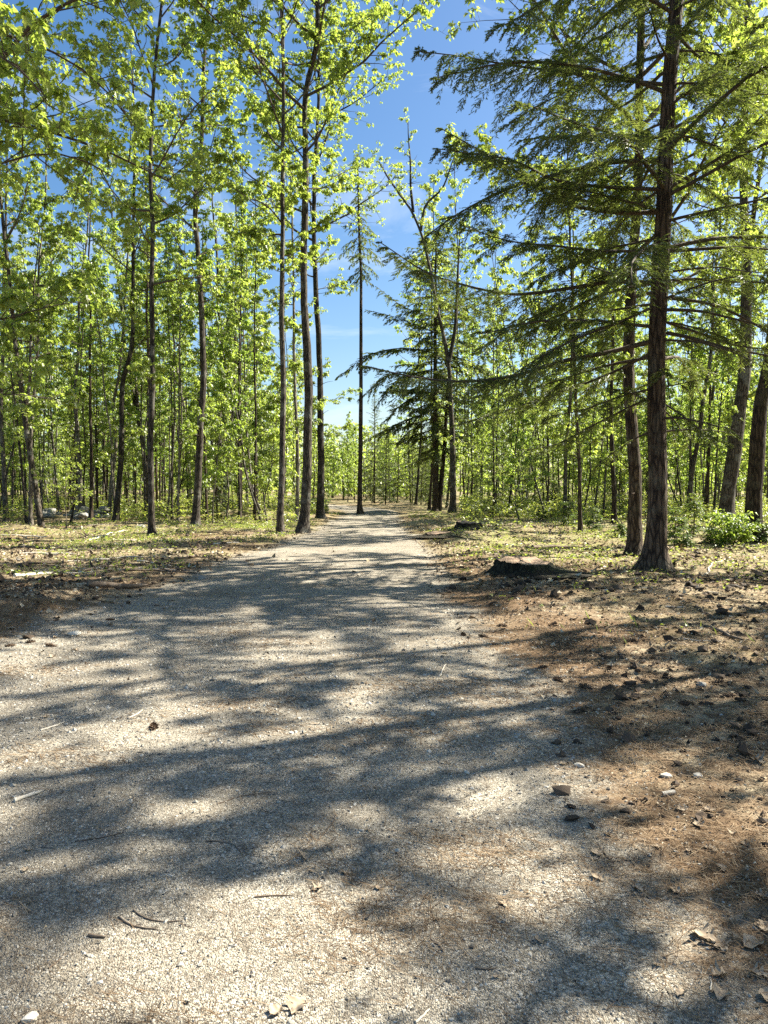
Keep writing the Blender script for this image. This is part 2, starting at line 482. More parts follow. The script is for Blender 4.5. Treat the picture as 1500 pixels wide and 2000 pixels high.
# ------------------------------------------------------------------ tree growing
def interp_path(P, n, smooth=True):
    P = np.asarray(P, float)
    if len(P) < 3 or not smooth:
        t = np.linspace(0, 1, n); L = np.concatenate([[0], np.cumsum(np.linalg.norm(np.diff(P, axis=0), axis=1))]); L /= L[-1]
        return np.stack([np.interp(t, L, P[:, i]) for i in range(3)], -1)
    L = np.concatenate([[0], np.cumsum(np.linalg.norm(np.diff(P, axis=0), axis=1))]); L /= L[-1]
    t = np.linspace(0, 1, n); out = np.zeros((n, 3))
    m = np.gradient(P, L, axis=0)
    k = np.clip(np.searchsorted(L, t, side='right') - 1, 0, len(P) - 2)
    h = (L[k + 1] - L[k])[:, None]; s = ((t - L[k]) / (L[k + 1] - L[k]))[:, None]
    out = (2 * s ** 3 - 3 * s ** 2 + 1) * P[k] + (s ** 3 - 2 * s ** 2 + s) * h * m[k] + (-2 * s ** 3 + 3 * s ** 2) * P[k + 1] + (s ** 3 - s ** 2) * h * m[k + 1]
    return out


def limb_path(r, p0, az, el, L, n=8, up=.04, wob=.10):
    d = np.array([math.cos(az) * math.cos(el), math.sin(az) * math.cos(el), math.sin(el)])
    P = [np.array(p0, float)]; st = L / (n - 1)
    for i in range(n - 1):
        d = d + np.array([0, 0, up]) + r.normal(0, wob, 3); d /= np.linalg.norm(d)
        P.append(P[-1] + d * st)
    return np.array(P)


def at_t(P, t):
    """points + tangents along a polyline at fractions t"""
    f = np.clip(t, 0, .9999) * (len(P) - 1); i = f.astype(int); w = (f - i)[:, None]
    return P[i] * (1 - w) + P[i + 1] * w, nrm(P[i + 1] - P[i])


def dress(r, P, L, dens=3.4, tw=5, sub=1.0, t0=.2):
    """sub-branches and twigs on one limb -> twig segments, leaf-cluster points"""
    ns = max(3, int(L * dens))
    t = np.linspace(t0, 1, ns) + r.uniform(-.03, .03, ns)
    B, T = at_t(P, np.clip(t, 0, 1))
    sgn = np.where(np.arange(ns) % 2, 1, -1)
    side = nrm(np.cross(T, np.array([0, 0, 1.]) + r.normal(0, .35, (ns, 3)))) * sgn[:, None]
    a = r.uniform(.6, 1.05, ns)[:, None]
    D = nrm(T * np.cos(a) + side * np.sin(a) + np.array([0, 0, .12]) + r.normal(0, .18, (ns, 3)))
    LL = sub * (L * (.12 + .34 * (1 - t)) + .15) * r.uniform(.6, 1.25, ns)
    us = np.array([0, .35, .7, 1.0])
    bend = r.normal(0, .22, (ns, 3)) + np.array([0, 0, .10])
    def pt(u):
        return B + D * (LL * u)[:, None] + bend * (LL * u * u)[:, None]
    S0, S1, R0, R1 = [], [], [], []
    pts = [pt(np.full(ns, u)) for u in us]
    rad = .006 + .006 * LL
    for i in range(3):
        S0.append(pts[i]); S1.append(pts[i + 1]); R0.append(rad * (1 - .28 * i)); R1.append(rad * (1 - .28 * (i + 1)))
    C = [pts[-1]]
    for k in range(tw):
        u = r.uniform(.22, 1, ns)
        b0 = pt(u)
        dd = nrm(D + r.normal(0, .8, (ns, 3)) + np.array([0, 0, .1]))
        e = b0 + dd * (r.uniform(.10, .42, ns) * np.clip(LL, .5, 1.2))[:, None]
        S0.append(b0); S1.append(e); R0.append(np.full(ns, .0035)); R1.append(np.full(ns, .0018))
        C.append(e)
        if k % 2 == 0: C.append((b0 * .45 + e * .55))
    return (np.concatenate(S0), np.concatenate(S1), np.concatenate(R0), np.concatenate(R1)), np.concatenate(C)


def hemlock_spray(r, P, L, dens=1.0, smax=.85, t0=.12, ter=12, kw=.017, droop=.12, keep=1.0):
    """flat fern-like foliage along a conifer branch -> twig segs, kite leaves (P,D,N,S)"""
    ns = max(5, int(L / (.10 if smax < 1 else .13) * dens))
    t = np.linspace(t0, 1, ns) + r.uniform(-.01, .01, ns)
    sel = r.random(ns) < keep
    t = np.clip(t[sel], 0, 1); ns = len(t)
    if ns == 0: return None
    B, T = at_t(P, t)
    sgn = np.where(np.arange(ns) % 2, 1, -1)
    side = nrm(np.cross(T, np.array([0, 0, 1.]) + r.normal(0, .30, (ns, 3)))) * sgn[:, None]
    a = r.uniform(.55, 1.10, ns)[:, None]
    D = nrm(T * np.cos(a) + side * np.sin(a) + r.normal(0, .17, (ns, 3)) + np.array([0, 0, -.06]))
    prof = np.minimum(1, (t - t0) / .25 + .35) * (1 - t) ** .6
    LL = np.clip(L * .26, .15, smax) * prof * r.uniform(.45, 1.25, ns) + .10
    def pt(u):
        return B + D * (LL * u)[:, None] - np.array([0, 0, 1.]) * (droop * LL * u * u)[:, None]
    S0 = [pt(np.zeros(ns)), pt(np.full(ns, .5))]; S1 = [pt(np.full(ns, .5)), pt(np.ones(ns))]
    R0 = [np.full(ns, .005), np.full(ns, .003)]; R1 = [np.full(ns, .003), np.full(ns, .0015)]
    KP, KD, KN, KS = [], [], [], []
    up = np.array([0, 0, 1.])
    s2 = nrm(np.cross(D, up))
    for k in range(ter):
        for sg in (-1, 1):
            u = np.clip((k + .3 + r.uniform(-.3, .3, ns)) / ter, .03, 1)
            b0 = pt(u)
            an = r.uniform(.5, .95, ns)[:, None]
            d = nrm(D * np.cos(an) + s2 * sg * np.sin(an) - up * r.uniform(0, .45, ns)[:, None] + r.normal(0, .10, (ns, 3)))
            ln = (LL * .42 * (1 - u * .75) + .03) * r.uniform(.6, 1.25, ns)
            KP.append(b0); KD.append(d); KN.append(up + r.normal(0, .25, (ns, 3))); KS.append(ln)
    # continuation along the axis
    KP.append(pt(np.full(ns, .75))); KD.append(D - up * .2); KN.append(np.tile(up, (ns, 1))); KS.append(LL * .4)
    return (np.concatenate(S0), np.concatenate(S1), np.concatenate(R0), np.concatenate(R1)), (np.concatenate(KP), np.concatenate(KD), np.concatenate(KN), np.concatenate(KS))


def needles(K, width=.012, r=np.random.default_rng(77)):
    """fine forked twiglets: each carries short blades of needles along both sides"""
    P, D, Nn, S = K
    up = np.array([0, 0, 1.])
    D = nrm(D); side = nrm(np.cross(D, Nn)); n = len(P)
    BP, BD, BL = [P], [D], [S]
    for k in range(4):
        for sg in (-1, 1):
            u = np.clip((k + .5 + r.uniform(-.4, .4, n)) / 4.4, .05, 1)
            sel = (S > .05) & (r.random(n) < .9)
            an = r.uniform(.5, 1.0, n)[:, None]
            d = D * np.cos(an) + side * sg * np.sin(an) + r.normal(0, .15, (n, 3)) - up * r.uniform(0, .3, n)[:, None]
            BP.append((P + D * (S * u)[:, None] - up * (S * .15 * u * u)[:, None])[sel]); BD.append(nrm(d)[sel]); BL.append((np.clip(S * .42 * (1 - .6 * u), .02, .10) * r.uniform(.7, 1.2, n))[sel])
    P = np.concatenate(BP); D = np.concatenate(BD); S = np.concatenate(BL); n = len(P)
    side = nrm(np.cross(D, up + r.normal(0, .5, (n, 3))))
    xs = np.array([0, 1., 0, -1.]); ys = np.array([0, .45, 1., .55])
    W = np.full(n, width * .5) * r.uniform(.7, 1.3, n)
    V = P[:, None] + W[:, None, None] * xs[None, :, None] * side[:, None] + (S[:, None] * ys[None])[..., None] * D[:, None] - (S[:, None] * .15 * ys[None] ** 2)[..., None] * up
    F = (np.arange(n) * 4)[:, None] + np.arange(4)[None]
    return V.reshape(-1, 3), F


def needles_lo(K, width=.03):
    P, D, Nn, S = K
    n = len(P); D = nrm(D); side = nrm(np.cross(D, Nn))
    xs = np.array([0, 1., 0, -1.]); ys = np.array([0, .45, 1., .55])
    W = np.clip(S * .2, width * .5, width * 1.4)
    V = P[:, None] + W[:, None, None] * xs[None, :, None] * side[:, None] + (S[:, None] * ys[None])[..., None] * D[:, None] - (S[:, None] * .15 * ys[None] ** 2)[..., None] * np.array([0, 0, 1.])
    F = (np.arange(n) * 4)[:, None] + np.arange(4)[None]
    return V.reshape(-1, 3), F


def pix_trunk(pts, wpx, Htot=None, jitter=.03, r=rng, y=None, wtop=None):
    """trunk polyline (world) from its course in the photo; base stands on the ground"""
    b = ground_at(*pts[0]) if y is None else None
    D = b[1] if y is None else y
    P = [at_depth(px, py, D) for px, py in pts]
    if y is None:
        P[0] = b.copy()
    P = np.array(P)
    P[1:, 1] += np.cumsum(r.normal(0, jitter, len(P) - 1))
    if y is None:
        P[0, 2] = gz(P[0, 0], P[0, 1]) - .05
    if Htot and P[-1, 2] < Htot:
        d = nrm(P[-1] - P[max(-3, -len(P))]); k = 3
        for i in range(k):
            q = P[-1] + (d + np.array([0, 0, .4]) * 0 + r.normal(0, .03, 3)) * (Htot - P[-1, 2]) / (k - i) / max(d[2], .5)
            P = np.vstack([P, q])
    r0 = wpx / 2 / F_PX * D
    return P, r0, D


def world_to_local(P, b): return P - b


def make_deciduous(name, label, stems, r, mats=('bark', 'leaf'), zc=8, nl=24, Lmax=3.2, leaf=(.075, .128), nlf=6, shape=LEAF_HI,
                   Htot=22, sides=12, cat='tree', group=None, sprays=0, limit=None, explicit=(), branch_parts=True, dens=3.4, tw=5, el=(15, 60), droop=(.1, 1.1)):
    """stems: list of (world polyline, base radius).  explicit: list of world polylines + radius for limbs traced one by one"""
    base = stems[0][0][0].copy(); base[2] += .05
    root = empty(name, base); tag(root, label, cat, group)
    crown = MB(); paths = []
    zt = max(P[:, 2].max() for P, _ in stems)
    limbs = []
    for si, (P, r0) in enumerate(stems):
        top = P[-1, 2]
        n = max(14, int((top - P[0, 2]) / .45))
        Q = interp_path(P, n)
        hh = (Q[:, 2] - Q[0, 2]) / max(Q[-1, 2] - Q[0, 2], .1)
        R = r0 * (1 - .78 * hh ** .9); R[-1] = max(.012, R[-1] * .4)
        fl_ = (.24, .75, r.uniform(0, 6.28, 4)) if si == 0 else None
        if si == 0:
            # denser rings at the base for the root flare
            extra = interp_path(Q[:3], 7); Q2 = np.vstack([extra, Q[3:]])
            hh2 = (Q2[:, 2] - Q[0, 2]) / max(Q[-1, 2] - Q[0, 2], .1)
            R = r0 * (1 - .78 * np.clip(hh2, 0, 1) ** .9); R[-1] = max(.012, R[-1] * .4); Qm = Q2
        else: Qm = Q
        cw = np.cumsum(r.normal(0, 1, (len(Qm), 2)), 0); cw -= np.linspace(0, 1, len(Qm))[:, None] * cw[-1]
        Qm = Qm.copy(); Qm[:, :2] += cw * .010 * np.clip((Qm[:, 2:3] - Q[0, 2]) / 2, 0, 1)
        mb = MB(); V, F = tube(Qm - base, R, sides, fl_, .10, si + int(r.integers(1000))); mb.add(V, F)
        for _k in range(5 if r0 > .05 and top > 10 else 0):     # broken branch stubs
            _i = int(r.integers(4, max(5, len(Qm) * 2 // 3))); _l = limb_path(r, Qm[_i], r.uniform(0, 6.28), r.uniform(-.1, .7), r.uniform(.25, .9), 5, 0, .12)
            V, F = tube(_l - base, np.linspace(.016, .004, 5), 5); mb.add(V, F)
        mb.build('trunk' if si == 0 else 'stem', M[mats[0]], root)
        m = nl if si == 0 else max(4, nl // 2)
        zs = np.linspace(max(zc, P[0, 2] + .5), top - .2, m) + r.uniform(-.25, .25, m)
        for i, z in enumerate(zs):
            if z > top - .05 or z < P[0, 2]: continue
            x = np.interp(z, Q[:, 2], Q[:, 0]); y = np.interp(z, Q[:, 2], Q[:, 1])
            t = (z - zc) / max(top - zc, .1)
            prof = (.60 + .40 * math.sin(PI * min(1, max(0, t) * 1.2))) * max(.12, 1 - max(0, t)) ** .45 + .08
            L = Lmax * prof * r.uniform(.7, 1.2)
            az = i * 2.399 + r.uniform(-.5, .5) + si
            e = math.radians(el[0] + (el[1] - el[0]) * max(0, t)) + r.normal(0, .15)
            if limit is not None: L, az = limit(z, L, az)
            if L < .25: continue
            Pl = limb_path(r, (x, y, z), az, e, L, 8, .05, .10)
            limbs.append((Pl, L, max(.010, min(.011 * L + .004, np.interp(z, Q[:, 2], r0 * (1 - .78 * hh ** .9)) * .6)), 1.0))
        # short leafy sprouts low on the trunk
        for i in range(sprays if si == 0 else 0):
            z = r.uniform(max(2.2, zc * .3), zc + 2); x = np.interp(z, Q[:, 2], Q[:, 0]); y = np.interp(z, Q[:, 2], Q[:, 1])
            L = r.uniform(.5, 1.5); limbs.append((limb_path(r, (x, y, z), r.uniform(0, 6.28), r.uniform(.0, .7), L, 6, .03, .12), L, .010, 1.0))
    for Pw, rr in explicit:
        Q = interp_path(np.asarray(Pw, float), 12); L = np.linalg.norm(np.diff(Q, axis=0), axis=1).sum()
        limbs.append((Q, L, rr, 1.0))
    allC = []; tb = MB()
    for Pl, L, rl, sb in limbs:
        mb = MB() if branch_parts else tb
        V, F = tube(Pl - base, rl * np.linspace(1, .25, len(Pl)), 6); mb.add(V, F)
        sg, C = dress(r, Pl, L, dens, tw, sb)
        V, F = segs(sg[0] - base, sg[1] - base, sg[2], sg[3]); mb.add(V, F)
        allC.append(C)
        if branch_parts: mb.build('branch', M['twig'], root)
    if not branch_parts and tb.n: tb.build('branches', M['twig'], root)
    C = np.concatenate(allC)
    LP, LD, LN, LS = clusters(r, C - base, nlf, leaf[0], leaf[1], droop)
    V, F = leaves(LP, LD, LN, LS, shape); crown.add(V, F, 0, False)
    crown.build('crown', M[mats[1]], root)
    return root


def make_hemlock(name, label, P, r0, r, zc=2.4, n=60, Lmax=4.8, Htot=17, sides=14, cat='tree', group=None, lo=False, parts=True, explicit=(),
                 limit=None, ter=12, smax=.85, width=.018, mat='needle', bark='bark_brown', keep=1.0, dens=1.0, taper=.75, el=(0.0, .35), pw=.75):
    base = P[0].copy(); base[2] += .05
    root = empty(name, base); tag(root, label, cat, group)
    nn = max(10, int((P[-1, 2] - P[0, 2]) / .4))
    Q = interp_path(P, nn); extra = interp_path(Q[:3], 8); Qm = np.vstack([extra, Q[3:]])
    hh = np.clip((Qm[:, 2] - Q[0, 2]) / max(Q[-1, 2] - Q[0, 2], .1), 0, 1)
    R = r0 * (1 - taper * hh); R[-1] = .015 if r0 > .05 else .004
    mb = MB(); V, F = tube(Qm - base, R, sides, (.24, .8 if r0 > .1 else .2, r.uniform(0, 6.28, 4)), .06, 3); mb.add(V, F)
    mb.build('trunk', M[bark], root)
    fol = MB(); wood = MB()
    todo = []
    top = P[-1, 2]
    for i, z in enumerate(np.linspace(zc, top - .15, n) + r.uniform(-.1, .1, n)):
        t = (z - zc) / (top - zc)
        if z >= top: continue
        L = Lmax * (min(1, .72 + t * 1.5)) * max(.2, 1 - t) ** pw * r.uniform(.45, 1.12)
        az = i * 2.399 + r.uniform(-.45, .45)
        e = el[0] + (el[1] - el[0]) * t + r.normal(0, .12)
        k = keep
        if limit is not None: L, az, k = limit(z, L, az, k)
        if L < .12: continue
        x = np.interp(z, Q[:, 2], Q[:, 0]); y = np.interp(z, Q[:, 2], Q[:, 1])
        todo.append((limb_path(r, (x, y, z), az, e, L, 10, -.03 - .03 * r.random(), .07), L, .008 + .0075 * L, k))
    for Pw, rr, k in explicit:
        Qx = interp_path(np.asarray(Pw, float), 14); todo.append((Qx, np.linalg.norm(np.diff(Qx, axis=0), axis=1).sum(), rr, k))
    for Pl, L, rl, k in todo:
        res = hemlock_spray(r, Pl, L, dens, smax, .14, ter, keep=k, droop=r.uniform(.2, .95))
        V, F = tube(Pl - base, rl * np.linspace(1, .2, len(Pl)), 6 if not lo else 4)
        mb = MB() if parts else wood
        mb.add(V, F)
        fb = MB() if parts else fol
        if res is not None:
            sg, K = res
            V, F = segs(sg[0] - base, sg[1] - base, sg[2], sg[3]); mb.add(V, F)
            K = (K[0] - base,) + K[1:]
            V, F = (needles_lo if lo else needles)(K, width); fb.add(V, F, 0, False)
        if parts:
            bo = mb.build('branch', M['twig'], root)
            if fb.n: fb.build('needles', M[mat], bo)
    if not parts:
        wood.build('branches', M['twig'], root)
        fol.build('crown', M[mat], root)
    return root


def R_(s): return np.random.default_rng(s)


# ------------------------------------------------------------------ the trees that stand out in the photo
def corridor(z, L, az, xlim=None):
    return L, az


def left_keep(z, L, az):
    # trees beside the drive keep the open strip of sky: limbs that reach right stay short lower down
    if math.cos(az) > .2 and z < 11: L *= .55
    if z > 12.0: L *= 1.45
    return L, az


spec = [
    # label, stems [(pts, width px)], Htot, zc, nl, Lmax, mats, sprays, limit
    ('tall straight grey maple standing alone on the sunny ground left of the driveway', [([(296, 1052), (297, 900), (298, 750), (297, 567), (297, 433), (293, 333), (297, 233), (302, 150), (313, 43)], 12.5)], 21, 7.2, 24, 3.4, ('bark', 'leaf'), 4, None),
    ('tall grey maple with a right leaning foot behind the lone straight maple', [([(380, 1031), (386, 960), (392, 850), (397, 733), (393, 600), (387, 500), (383, 367), (393, 283), (397, 167), (403, 33)], 15)], 23, 8, 26, 3.4, ('bark', 'leaf'), 4, None),
    ('slender dark trunked maple nearest to the left edge of the driveway', [([(547, 1046), (547, 950), (547, 850), (548, 750), (547, 567), (550, 333), (552, 167), (550, 0)], 13.5)], 21, 8.5, 24, 3.0, ('bark', 'leaf'), 4, left_keep),
    ('thickest rough barked tree of the group beside the driveway, with flared foot', [([(593, 1041), (597, 960), (600, 883), (600, 683), (595, 580), (597, 333), (600, 167), (620, 83), (623, 0)], 20)], 23, 9.5, 26, 3.3, ('bark', 'leaf'), 3, left_keep),
    ('thin pale brown stem between the two dark trunks by the driveway', [([(580, 1021), (578, 850), (573, 717), (571, 560), (565, 300), (560, 200)], 8)], 17, 8, 14, 1.8, ('bark_pale', 'leaf'), 3, left_keep),
    ('tall grey trunk with pale patch at its foot behind the thickest driveway tree', [([(624, 1015), (627, 930), (627, 850), (625, 650), (620, 583), (615, 367), (620, 267), (625, 150), (628, 0)], 15)], 24, 10, 24, 3.2, ('bark', 'leaf'), 3, left_keep),
    ('pale forked maple behind the two joined trunks right of the driveway end', [([(885, 1006), (885, 900), (883, 817), (877, 700), (855, 600), (840, 517), (820, 443), (807, 413), (780, 375), (757, 343), (740, 315)], 13),
        ([(878, 705), (888, 640), (890, 600), (892, 550), (897, 480)], 9), ([(822, 450), (833, 400), (863, 373), (880, 330)], 6), ([(807, 413), (802, 360), (802, 317), (798, 280)], 6)], None, 7.5, 12, 1.9, ('bark', 'leaf'), 2, None),
    ('brown barked maple with a kinked trunk just behind the big hemlock', [([(1240, 1084), (1241, 1000), (1240, 930), (1233, 833), (1230, 717), (1232, 583), (1247, 400), (1253, 233), (1257, 0)], 27)], 19, 5.6, 28, 5.0, ('bark_brown', 'leaf'), 2, None),
    ('stout grey tree leaning right behind the leafy bush', [([(1416, 1031), (1424, 960), (1437, 883), (1450, 800), (1457, 750), (1463, 617), (1464, 500), (1460, 333), (1462, 150), (1466, 0)], 29), ([(1463, 500), (1475, 380), (1490, 280), (1500, 150)], 11)], 22, 8, 22, 3.6, ('bark', 'leaf'), 3, None),
    ('stout dark mossy tree at the right edge beside the leafy bush', [([(1468, 1060), (1472, 960), (1477, 883), (1487, 783), (1502, 700), (1512, 550), (1520, 300)], 32)], 20, 8.5, 18, 3.4, ('bark_brown', 'leaf'), 2, None),
    ('dark forked maple leaning left at the edge of the left wood', [([(82, 1035), (68, 950), (50, 833), (43, 783), (27, 667), (15, 500)], 12), ([(48, 820), (57, 740), (58, 667), (66, 500)], 7)], 17, 6, 16, 2.6, ('bark', 'leaf'), 5, None),
    ('pale stem crossing behind the dark leaning maple of the left wood', [([(60, 1031), (61, 930), (63, 837), (70, 760), (77, 680), (80, 500)], 8)], 15, 5.5, 14, 2.2, ('bark_pale', 'leaf'), 4, None),
    ('pale blotched trunk at the left edge of the picture', [([(12, 1020), (9, 930), (3, 833), (7, 683), (10, 500)], 10)], 17, 6, 16, 2.6, ('bark_pale', 'leaf'), 3, None),
    ('wavy pale trunk rising from the end of the stone heap', [([(157, 1010), (155, 930), (151, 850), (145, 767), (153, 700), (156, 550)], 9)], 17, 6.5, 16, 2.5, ('bark_pale', 'leaf'), 4, None),
    ('pale left twin of the crossing trunks right of the stone heap', [([(213, 1010), (220, 930), (228, 850), (223, 800), (232, 740), (241, 660), (250, 500)], 8)], 17, 6.5, 15, 2.4, ('bark_pale', 'leaf'), 3, None),
    ('grey right twin of the crossing trunks right of the stone heap', [([(225, 1021), (233, 930), (237, 850), (241, 750), (257, 683), (260, 567), (262, 450)], 12)], 19, 7, 16, 2.6, ('bark', 'leaf'), 3, None),
    ('clump of narrow stems parting upward behind the lone straight maple', [([(285, 1006), (287, 960), (287, 917), (277, 850), (262, 770), (253, 730), (240, 600)], 11), ([(287, 930), (289, 850), (287, 750), (284, 600)], 7), ([(284, 900), (275, 830), (267, 700), (262, 580)], 8)], 17, 7, 14, 2.4, ('bark', 'leaf'), 4, None),
    ('straight middle trunk of the clump behind the right leaning maple', [([(428, 1002), (429, 900), (430, 717), (434, 660), (425, 600), (423, 500)], 11), ([(434, 665), (442, 640), (452, 600), (455, 500)], 5)], 18, 8, 16, 2.3, ('bark', 'leaf'), 3, None),
    ('pale curved trunk on the right of the clump behind the right leaning maple', [([(437, 1007), (441, 930), (453, 817), (458, 750), (460, 583), (462, 450)], 9)], 18, 8, 15, 2.3, ('bark_pale', 'leaf'), 3, None),
    ('thin left leaning stem of the clump behind the right leaning maple', [([(425, 995), (418, 900), (410, 800), (405, 740), (400, 600)], 6)], 15, 7, 12, 2.0, ('bark', 'leaf'), 3, None),
    ('thin trunk bending left between the lone maple and the right leaning maple', [([(374, 992), (368, 900), (361, 817), (350, 750), (342, 700), (335, 600)], 7)], 16, 7, 13, 2.2, ('bark_pale', 'leaf'), 3, None),
    ('thin grey trunk left of the hemlock saplings in the right clearing', [([(1103, 1017), (1106, 930), (1108, 870), (1115, 750), (1114, 600)], 8)], 15, 6, 14, 2.2, ('bark', 'leaf'), 4, None),
    ('thin dark trunk beside the small hemlock in the right clearing', [([(1133, 1042), (1130, 960), (1127, 883), (1123, 750), (1121, 600)], 8)], 14, 5, 14, 2.0, ('bark_brown', 'leaf'), 4, None),
    ('short footed brown trunk seen just left of the kinked maple', [([(1200, 1023), (1197, 930), (1193, 850), (1197, 700), (1200, 560)], 10)], 16, 6, 14, 2.2, ('bark_brown', 'leaf'), 4, None),
    ('slim forked maple in the wood between the big hemlock and the leaning tree', [([(1344, 1013), (1350, 930), (1362, 860), (1372, 780), (1385, 700), (1392, 560)], 10), ([(1350, 950), (1349, 850), (1352, 700)], 6)], 17, 6.5, 14, 2.4, ('bark', 'leaf'), 3, None),
    ('slim grey maple with bare lower trunk left of the leaning tree', [([(1378, 1006), (1381, 930), (1383, 850), (1390, 760), (1398, 680)], 8)], 17, 7, 14, 2.2, ('bark', 'leaf'), 3, None),
]
HX = {5: [([at_depth(px, py, ground_at(624, 1015)[1]) for px, py in [(613, 378), (640, 362), (680, 352), (705, 355), (722, 365)]], .03)]}
hero_roots = []
for i, (label, stems, Ht, zc, nl, Lm, mats, spn, lim) in enumerate(spec):
    r = R_(100 + i)
    P0, r0, D = pix_trunk(stems[0][0], stems[0][1], Ht, .03, r)
    st = [(P0, r0)]
    for pts, w in stems[1:]:
        P, rr, _ = pix_trunk(pts, w, None, .0, r, y=D)
        P[:, 1] += np.linspace(0, r.uniform(-.5, .5), len(P))
        # start on the main stem
        k = np.argmin(np.abs(P0[:, 2] - P[0, 2])); P[0, 1] = np.interp(P[0, 2], P0[:, 2], P0[:, 1])
        P[0, 0] = np.interp(P[0, 2], P0[:, 2], P0[:, 0]) if P0[-1, 2] > P[0, 2] else P[0, 0]
        q = nrm(P[-1] - P[-2]); P = np.vstack([P, P[-1] + q * 1.2 + r.normal(0, .1, 3)])
        st.append((P, rr))
    hero_roots.append(make_deciduous('maple_tree', label, st, r, mats, zc, int(nl * 1.05), Lm, sprays=spn * 2, nlf=7 if lim else 6, dens=3.9 if i != 6 else 2.2, tw=5 if i != 6 else 3, explicit=HX.get(i, ()), limit=lim, shape=LEAF_HI if D < 27 else LEAF_MID))

# curved bare limb of the grey trunk (built into its own tree's branch list)
def hx(pts, y0, y1):
    ys = np.linspace(y0, y1, len(pts)); return np.array([at_depth(px, py, y) for (px, py), y in zip(pts, ys)])


# slim hemlock at the road's end and the joined hemlock trunks
r = R_(300)
P, r0, D = pix_trunk([(702, 1004), (704, 880), (705, 750), (705, 600), (705, 533), (702, 467), (700, 380), (698, 300)], 10, None, .02, r)
make_hemlock('hemlock_tree', 'slim dark conifer with bare pole trunk at the left edge of the driveway end', P, r0, r, zc=12.6, n=64, Lmax=1.5, sides=10, parts=False, ter=9, smax=.7, width=.04, el=(-.35, .3), limit=lambda z, L, az, k: (L * (1.25 if 12.5 < z < 16 else .8), az, k), lo=True, taper=.7)
P, r0, D = pix_trunk([(852, 1001), (851, 900), (850, 783), (850, 650), (851, 560)], 12.5, 15.5, .02, r)
ex2 = [(hx(q, D, D + dy), .035, 1.0) for q, dy in [([(850, 690), (790, 680), (730, 690), (655, 740)], -.6), ([(850, 742), (770, 728), (700, 780)], .5), ([(850, 650), (780, 622), (715, 605)], -.3), ([(850, 800), (775, 828), (705, 865)], .7),
        ([(850, 700), (930, 715), (1010, 765)], -.7), ([(850, 560), (795, 520), (740, 478)], .2), ([(850, 720), (780, 740), (730, 800)], -1.2), ([(850, 600), (920, 600), (985, 640)], .8), ([(850, 620), (790, 600), (735, 560)], 1.0), ([(850, 770), (800, 780), (745, 830)], -1.0)]]
h2 = make_hemlock('hemlock_tree', 'dark hemlock with two joined trunks right of the driveway end', P, r0, r, zc=3.2, n=140, Lmax=3.7, sides=10, parts=False, ter=11, smax=1.0, width=.045, el=(-.1, .4), pw=.45, explicit=ex2, lo=True)
P2, r2, _ = pix_trunk([(857, 1001), (863, 930), (869, 860), (872, 800), (876, 730)], 11, 9, .02, r)
mb = MB(); V, F = tube(interp_path(P2, 16) - np.array(h2.location), r2 * np.linspace(1, .3, 16), 8); mb.add(V, F); mb.build('stem', M['bark_brown'], h2)

# the big hemlock on the right
r = R_(310)
P, r0, D = pix_trunk([(1277, 1120), (1282, 1040), (1285, 950), (1282, 750), (1287, 583), (1297, 400), (1303, 267), (1310, 133), (1320, 33)], 38, 21, .01, r)
HB = P[0].copy()


expl = [
    (hx([(1268, 668), (1180, 690), (1100, 705), (1000, 735), (900, 745), (800, 735), (715, 715)], D, D - .7), .045, 1.0),
    (hx([(1270, 552), (1200, 550), (1100, 565), (1000, 575), (900, 555), (850, 540), (745, 475)], D, D + .6), .04, 1.0),
    (hx([(1285, 415), (1200, 415), (1100, 395), (1000, 330), (930, 290), (860, 250)], D, D + .9), .04, 1.0),
    (hx([(1290, 370), (1180, 365), (1080, 350), (1000, 312), (920, 300), (850, 290)], D, D - 1.2), .035, 1.0),
    (hx([(1297, 165), (1200, 155), (1100, 140), (1000, 128), (900, 110), (815, 100)], D, D + .4), .035, 1.0),
    (hx([(1300, 490), (1360, 487), (1430, 483), (1500, 487), (1580, 500)], D, D - .5), .035, .55),
    (hx([(1300, 550), (1340, 545), (1420, 550), (1500, 553), (1580, 570)], D, D + .6), .032, .55),
    (hx([(1303, 605), (1360, 607), (1430, 622), (1500, 640), (1570, 668)], D, D - .4), .03, .6),
    (hx([(1302, 650), (1350, 660), (1420, 680), (1500, 695), (1590, 720)], D, D - 1.0), .034, .5),
    (hx([(1304, 630), (1350, 645), (1440, 675), (1500, 682), (1560, 690)], D, D + .5), .026, .5),
    (hx([(1310, 200), (1380, 160), (1440, 100), (1500, 30)], D, D + .8), .032, .9),
    (hx([(1310, 365), (1370, 330), (1430, 290), (1500, 215), (1550, 180)], D, D - .3), .036, .9),
    (hx([(1318, 250), (1380, 215), (1450, 190), (1540, 160)], D, D + .5), .03, .9),
    (hx([(1262, 780), (1220, 800), (1150, 835), (1080, 870), (1010, 880)], D, D + .8), .022, .55),
    (hx([(1300, 790), (1330, 810), (1370, 840), (1420, 870)], D, D - .9), .016, 1.0),
    (hx([(1275, 600), (1220, 625), (1130, 660), (1050, 700), (990, 740)], D, D - 1.3), .026, .9),
    (hx([(1272, 690), (1180, 735), (1080, 770), (980, 805), (890, 830)], D, D + 1.2), .028, .9),
    (hx([(1285, 490), (1180, 490), (1080, 480), (990, 470), (900, 440)], D, D - 1.0), .03, 1.0),
    (hx([(1280, 520), (1180, 540), (1080, 600), (1000, 640), (930, 690)], D, D + 1.4), .028, 1.0),
    (hx([(1270, 760), (1210, 775), (1140, 800), (1060, 815)], D, D - .8), .02, .7),
]


